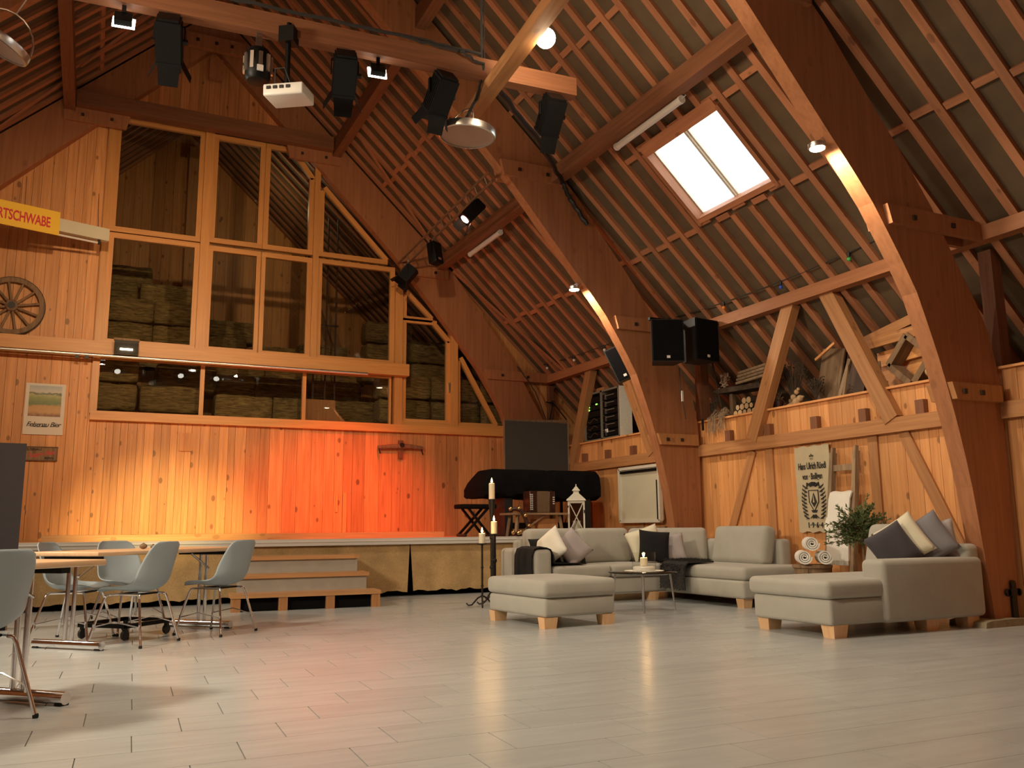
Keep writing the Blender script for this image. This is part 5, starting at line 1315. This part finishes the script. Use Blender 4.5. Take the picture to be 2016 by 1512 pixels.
# crest: shield with charge, helm crest and leafy mantling
def stroke(pts, r, mat='ink', nm='crest_stroke'):
    q = MB(); q.tube([(-.008, -x, z) for x, z in pts], r, 5); return q
cr_ = MB()
for s_ in (-1, 1):
    for k in range(9):
        z0 = .02 - k*.045; x0 = s_*(.105+.03*math.sin(k*.38)); 
        cr_.add(*tube_data([(-.008, -(x0-s_*.02), z0-.02), (-.009, -(x0+s_*.02), z0), (-.008, -(x0+s_*.055), z0+.018), (-.008, -(x0+s_*.06), z0+.035)], [.003, .009, .008, .002], 5))
        cr_.add(*tube_data([(-.008, -(x0-s_*.01), z0-.01), (-.008, -(x0+s_*.035), z0-.02)], [.008, .002], 5))
    for k in range(4): a = rad(60+k*28); cr_.add(*tube_data([(-.008, -s_*.02, -.31), (-.009, -s_*(.02+.06*math.cos(a)), -.31-.06*math.sin(a)*.6), (-.008, -s_*(.03+.09*math.cos(a)), -.30-.10*math.sin(a)*.6)], [.006, .007, .002], 5))
    cr_.add(*tube_data([(-.008, -s_*.03, .03), (-.009, -s_*.09, .06), (-.008, -s_*.10, .02)], [.012, .018, .006], 6))
for k in range(7): a = rad(20+k*23.3); cr_.add(*tube_data([(-.008, -.03*math.cos(a), .03), (-.009, -.075*math.cos(a), .03+.05*math.sin(a))], [.006, .011], 5))
cr_.build('crest_mantling', 'ink', t, True)
q = MB(); q.tube([(-.008, .075, -.02), (-.008, -.075, -.02), (-.008, -.075, -.16), (-.008, 0, -.27), (-.008, .075, -.16)], .006, 6, True); q.build('crest_shield', 'ink', t)
q = MB(); q.prism([(0, -.05), (.045, -.16), (0, -.22), (-.045, -.16)], -.010, -.006, 'X'); sh = q.build('crest_charge', 'ink', t)
q = MB(); q.prism([(.0, -.075), (.012, -.165), (-.012, -.165)], -.013, -.011, 'X'); q.build('crest_inlay', 'linen', t)
q = MB(); q.prism([(.05, -.255), (-.05, -.255), (-.03, -.285), (.03, -.285)], -.010, -.006, 'X'); q.build('crest_scroll', 'ink', t)
# cream wall cabinet with a roller front
t = thing('wall_cabinet', 'cream flat wall cabinet beyond the middle arch', 'cabinet', (7.735, 11.48, 1.42))
q = MB(); q.box((.04, 0, 0), (.08, 1.06, .80)); q.build('panel', 'cream_panel', t)
for a, c in (((0, -.55, -.42), (0, -.55, .42)), ((0, .55, -.42), (0, .55, .42)), ((0, -.55, .42), (0, .55, .42)), ((0, -.55, -.42), (0, .55, -.42))): q = MB(); q.bar(a, c, .045, .06, (1, 0, 0)); q.build('frame', 'white_paint', t)
q = MB(); q.box((-.01, 0, .36), (.05, 1.0, .04)); q.build('roller_rail', 'black_metal', t)
q = MB(); q.box((-.01, -.49, -.1), (.02, .02, .6)); q.build('gap_strip', 'black_metal', t)
t = thing('wall_bench', 'dark low wooden bench along the wall behind the sofa', 'bench', (7.62, 11.0, 0))
q = MB(); q.box((0, 0, .90), (.26, 1.0, .04)); q.build('seat', 'old_wood', t)
for y_ in (-.45, .45): q = MB(); q.box((0, y_, .44), (.22, .06, .88)); q.build('leg', 'old_wood', t)
# ------------------------------------------------------------------ amplifier rack on the loft ledge
t = thing('amplifier_rack', 'grey double rack of amplifiers with green lights on the loft', 'rack', (7.98, 12.76, 2.405))
W_, Hh, Dp = 1.12, .86, .24
plain('rack_grey', (.22, .21, .17), .5, metal=.3)
for y_ in (-W_/2, .0, W_/2): q = MB(); q.box((0, y_, Hh/2), (Dp, .05, Hh)); q.build('upright', 'rack_grey', t)
for z in (.015, Hh-.015): q = MB(); q.box((0, 0, z), (Dp, W_, .03)); q.build('rail', 'rack_grey', t)
q = MB(); q.box((Dp/2-.01, 0, Hh/2), (.012, W_-.02, Hh-.03)); q.build('back_panel', 'black_plastic', t)
q = MB(); q.box((.0, -W_/2-.03, Hh/2), (Dp, .012, Hh)); q.build('side_panel', 'white_paint', t)
for side, yc in ((1, .28), (-1, -.28)):
    for k in range(6):
        z = .10 + k*.125; u_ = MB(); u_.box((-.02, yc, z), (.18, .48, .105)); un = u_.build('amplifier', 'black_metal', t)
        if side < 0:
            q = MB(); q.box((-.115, yc+.14, z), (.014, .03, .09)); q.build('handle', 'steel', un)
            q = MB(); q.box((-.112, yc, z+.02), (.008, .26, .012)); q.build('vent', 'rack_grey', un)
        elif k < 3:
            q = MB(); q.tube([(-.125, yc+.16, z), (-.15, yc+.05, z-.03), (-.15, yc-.08, z+.04), (-.125, yc-.16, z)], .005, 5); q.build('patch_cable', 'steel', un)
for y_, z in ((.42, .66), (.42, .61), (.42, .56), (.16, .64)): q = MB(); q.box((-.114, y_, z), (.006, .055, .022)); q.build('indicator', 'led_green', t)
q = MB(); q.box((-.118, -.16, .14), (.006, .09, .06)); q.build('paper_tag', 'paper', t)
tag(beam('timber_offcut', (8.0, 13.06, 3.31), (8.0, 12.80, 3.31), .09, .07, 'timber'), 'short timber offcut lying on top of the amplifier rack', 'timber')
# ------------------------------------------------------------------ firewood, driftwood and old household things on the loft
LZ = 2.395
def top(name, label, cat, mb, mat, M=None, smooth=True, group=None): return tag(mb.build(name, mat, None, smooth, M), label, cat, group)
rr = random.Random(21)
plain('bark', (.055, .035, .022), .95, var=.4, nscale=20, bump=.6)
plain('log_end', (.46, .31, .17), .85, var=.15, nscale=30)
k_ = 0
for row, cnt in ((0, 5), (1, 4), (2, 2)):
    for c_ in range(cnt):
        r = .042 + rr.uniform(-.006, .006); y_ = 8.98 + c_*.092 + row*.046; z = LZ+.046+row*.078
        o = MB(); o.tube([(7.93, y_, z), (8.25, y_+rr.uniform(-.02, .02), z)], r, 10); lo = top('log', 'cut round log in the small pile on the loft ledge', 'log', o, 'bark', group='logs piled on the loft ledge')
        q = MB(); q.lathe([(r*.93, -.003), (r*.93, .0)], 10, MX.Translation((7.927, y_, z)) @ MX.Rotation(rad(90), 4, 'Y')); q.build('cut_end', 'log_end', lo)
# dry root bundle with threads hanging over the ledge
o = MB()
for _ in range(60):
    y_ = rr.uniform(9.42, 9.72); x_ = rr.uniform(7.88, 8.1); h_ = rr.uniform(.02, .16)
    o.tube([(x_, y_, LZ+.03), (7.86, y_+rr.uniform(-.03, .03), LZ+h_), (7.76+rr.uniform(-.02, .02), y_+rr.uniform(-.05, .05), LZ+.02), (7.745, y_+rr.uniform(-.06, .06), LZ-rr.uniform(.05, .24))], .003, 4)
tag(o.build('root_bundle', 'grey_wood'), 'bundle of thin dry roots hanging over the loft ledge', 'roots')
# old bench-like plank with sticks stacked on it
t = thing('rough_plank_bench', 'dark rough plank bench standing on the loft', 'bench', (8.17, 9.38, LZ))
q = MB(); q.prism([(-.50, .36), (.46, .40), (.56, .45), (.42, .47), (-.40, .43)], -.14, .14, 'X'); q.build('plank', 'bark', t)
for y_ in (-.34, .30): q = MB(); q.box((0, y_, .19), (.07, .06, .38)); q.build('leg', 'old_wood', t)
k_ = 0
for r_ in range(4):
    for c_ in range(3):
        a = V((8.08+c_*.055, 9.48-.02*r_, LZ+.50+r_*.046)); o = MB(); o.tube([a, a+V((0, -.56, .03+rr.uniform(-.004, .004)))], .021, 7)
        tag(o.build('stick', 'grey_wood', None, True), 'straight split stick in the stack on the rough plank bench', 'stick', 'sticks stacked on the plank bench')
o = MB(); rr2 = random.Random(2)
for _ in range(46):
    p = V((8.12+rr2.uniform(-.06, .06), 9.78+rr2.uniform(-.07, .07), LZ+.47+rr2.uniform(.0, .22))); o.ball(p, rr2.uniform(.008, .016), 6, 4)
for k in range(9): o.tube([(8.12, 9.78, LZ+.43), (8.12+rr2.uniform(-.06, .06), 9.78+rr2.uniform(-.08, .08), LZ+.70)], .003, 4)
plain('berry', (.50, .34, .24), .7); tag(o.build('dried_sprig', 'berry', None, True), 'pale dried seed sprig on the end of the plank bench', 'dried flowers')
# dried bouquet in a pot, dark grass tuft, carved figure, potted cones
def tuft(loc, label, n, h, spread, mat, pot=None, name='dried_bouquet', cat='dried flowers'):
    t = thing(name, label, cat, loc)
    o = MB(); r_ = random.Random(n)
    for _ in range(n):
        a = r_.uniform(0, 6.28); s_ = r_.uniform(.2, 1)*spread; hh = h*r_.uniform(.6, 1)
        e = V((math.cos(a)*s_*.35, math.sin(a)*s_, hh)); o.tube([(0, 0, .06), e*.5+V((0, 0, .05)), e], [.005, .004, .002], 4)
        if r_.random() < .5: o.ball(e, .010, 5, 4)
    o.build('stalks', mat, t)['kind'] = 'stuff'
    if pot: q = MB(); q.lathe([(.05, 0), (.075, .10), (.07, .12)], 14); q.build('pot', pot, t, True)
    return t
tuft((8.06, 8.36, LZ), 'tall dark dried bouquet on the loft behind the left brace', 120, .62, .26, 'bark', 'old_wood')
tuft((8.02, 8.62, LZ), 'small dried flower pot on the ledge right of the left brace', 60, .24, .12, 'old_wood', 'leather')
tuft((8.05, 7.98, LZ), 'round dark dried brush on the loft in the middle of the bay', 140, .34, .16, 'bark')
tuft((8.05, 9.95, LZ), 'dark upright broom head standing left of the log pile', 90, .36, .09, 'bark', name='broom_head', cat='broom')
t = thing('root_carving', 'knobbly pale root carving on the ledge in the bay middle', 'carving', (7.99, 8.25, LZ))
o = MB()
for p, r_ in (((0, 0, .06), .06), ((0, -.06, .10), .045), ((0, .05, .13), .04), ((0, -.01, .19), .035), ((-.01, -.05, .22), .022)): o.ball(p, r_, 10, 7)
o.build('knobs', 'log_end', t, True); q = MB(); q.tube([(0, .16, .03), (0, .05, .05), (0, -.12, .12)], [.025, .03, .015], 8); q.build('root', 'log_end', t, True)
# boards, planks and frames stored in the right half of the bay
def board(p0, p1, w, d, label, mat='grey_wood', name='stored_board', ref=(1, 0, 0)): return tag(beam(name, p0, p1, w, d, mat, None, ref=ref), label, 'board')
board((8.22, 7.98, LZ), (8.30, 7.86, 3.10), .36, .025, 'wide old board standing upright left of the right brace', 'old_wood')
board((8.28, 7.62, LZ), (8.36, 7.56, 3.02), .34, .03, 'dark old door board standing next to the wide one', 'dark_wood')
board((8.02, 7.58, LZ), (8.12, 7.46, 2.88), .05, .04, 'thin pale slat leaning close to the right brace')
board((8.0, 7.50, LZ), (8.06, 7.44, 2.80), .03, .03, 'very thin pale slat beside the leaning one')
board((8.16, 8.05, 2.98), (8.1, 7.66, 3.12), .03, .03, 'pale narrow lath sticking out at an angle above the boards', 'plank')
board((8.05, 7.20, 2.98), (7.98, 5.75, 3.02), .035, .12, 'long horizontal beam stored high right of the brace', 'timber', ref=(0, 0, 1))
board((8.10, 7.22, 3.04), (8.03, 5.80, 3.27), .035, .11, 'sloping timber resting on the stored horizontal beam', 'timber', ref=(0, 0, 1))
board((8.18, 7.10, 2.80), (8.14, 5.80, 2.86), .03, .17, 'wide pale knotty board below the stored beams', 'plank', ref=(0, 0, 1))
board((8.25, 7.14, LZ+.18), (8.22, 5.80, LZ+.22), .03, .38, 'large pale sheet of board at the back of the loft', 'plank', ref=(0, 0, 1))
t = thing('open_crate', 'heavy dark open wooden crate tilted on its corner on the loft', 'crate', (8.06, 6.52, LZ+.295)); t.rotation_euler = (rad(42), 0, 0)
for a, c in (((0, -.20, -.20), (0, .20, -.20)), ((0, -.20, .20), (0, .20, .20)), ((0, -.20, -.20), (0, -.20, .20)), ((0, .20, -.20), (0, .20, .20))): q = MB(); q.bar(a, c, .07, .18, (1, 0, 0)); q.build('side', 'old_wood', t)
t = thing('mallet', 'wooden mallet with square head beside the tilted frame', 'mallet', (7.99, 6.93, LZ))
q = MB(); q.box((0, 0, .06), (.10, .12, .12)); q.build('head', 'old_wood', t); q = MB(); q.tube([(0, 0, .12), (.04, .03, .36)], .016, 8); q.build('handle', 'grey_wood', t, True); q = MB(); q.box((0, .03, .155), (.07, .10, .06)); q.build('wedge', 'log_end', t)
o = MB(); o.tube([(7.98, 6.30, LZ+.12), (7.98, 5.98, LZ+.15)], [.045, .05], 10); tag(o.build('round_post', 'log_end', None, True), 'pale round post lying on stacked offcuts near the nearest arch', 'post')
for k in range(2): tag(beam('offcut', (7.97, 6.20, LZ+.02+k*.04), (7.97, 5.80, LZ+.02+k*.04), .12, .035, 'grey_wood'), ['lower flat wood offcut near the nearest arch', 'upper flat wood offcut near the nearest arch'][k], 'offcut')
# tools leaning at the middle arch
t = thing('long_handle_tool', 'long dark handled tool leaning on the loft by the middle arch', 'tool', (8.03, 9.72, LZ))
q = MB(); q.tube([(0, 0, 0), (.1, .35, 1.0)], .014, 6); q.build('handle', 'bark', t, True); q = MB(); q.box((0, 0, .05), (.04, .1, .1)); q.build('head', 'iron', t)
q = MB(); q.box((7.755, 9.86, LZ-.06), (.02, .03, .16)); tag(q.build('ledge_hook', 'iron'), 'small dark hook hanging over the ledge by the middle arch', 'hook')
# nearest bay: white pipe and stored frame at the picture's right edge
q = MB(); q.tube([(7.74, 5.02, 2.70), (7.74, 5.02, 2.20), (7.74, 4.98, 2.16), (7.74, 3.4, 2.16)], .018, 8); tag(q.build('white_pipe', 'white_plastic', None, True), 'thin white pipe bent along the wall at the right edge', 'pipe')
t = thing('stored_trestle', 'pale timber trestle piece on the loft at the right edge', 'trestle', (8.05, 4.80, LZ))
for a, c in (((0, .16, .0), (0, -.10, .50)), ((0, -.34, .0), (0, -.08, .50)), ((0, .1, .14), (0, -.28, .14))): q = MB(); q.bar(a, c, .05, .05, (1, 0, 0)); q.build('leg', 'plank', t)
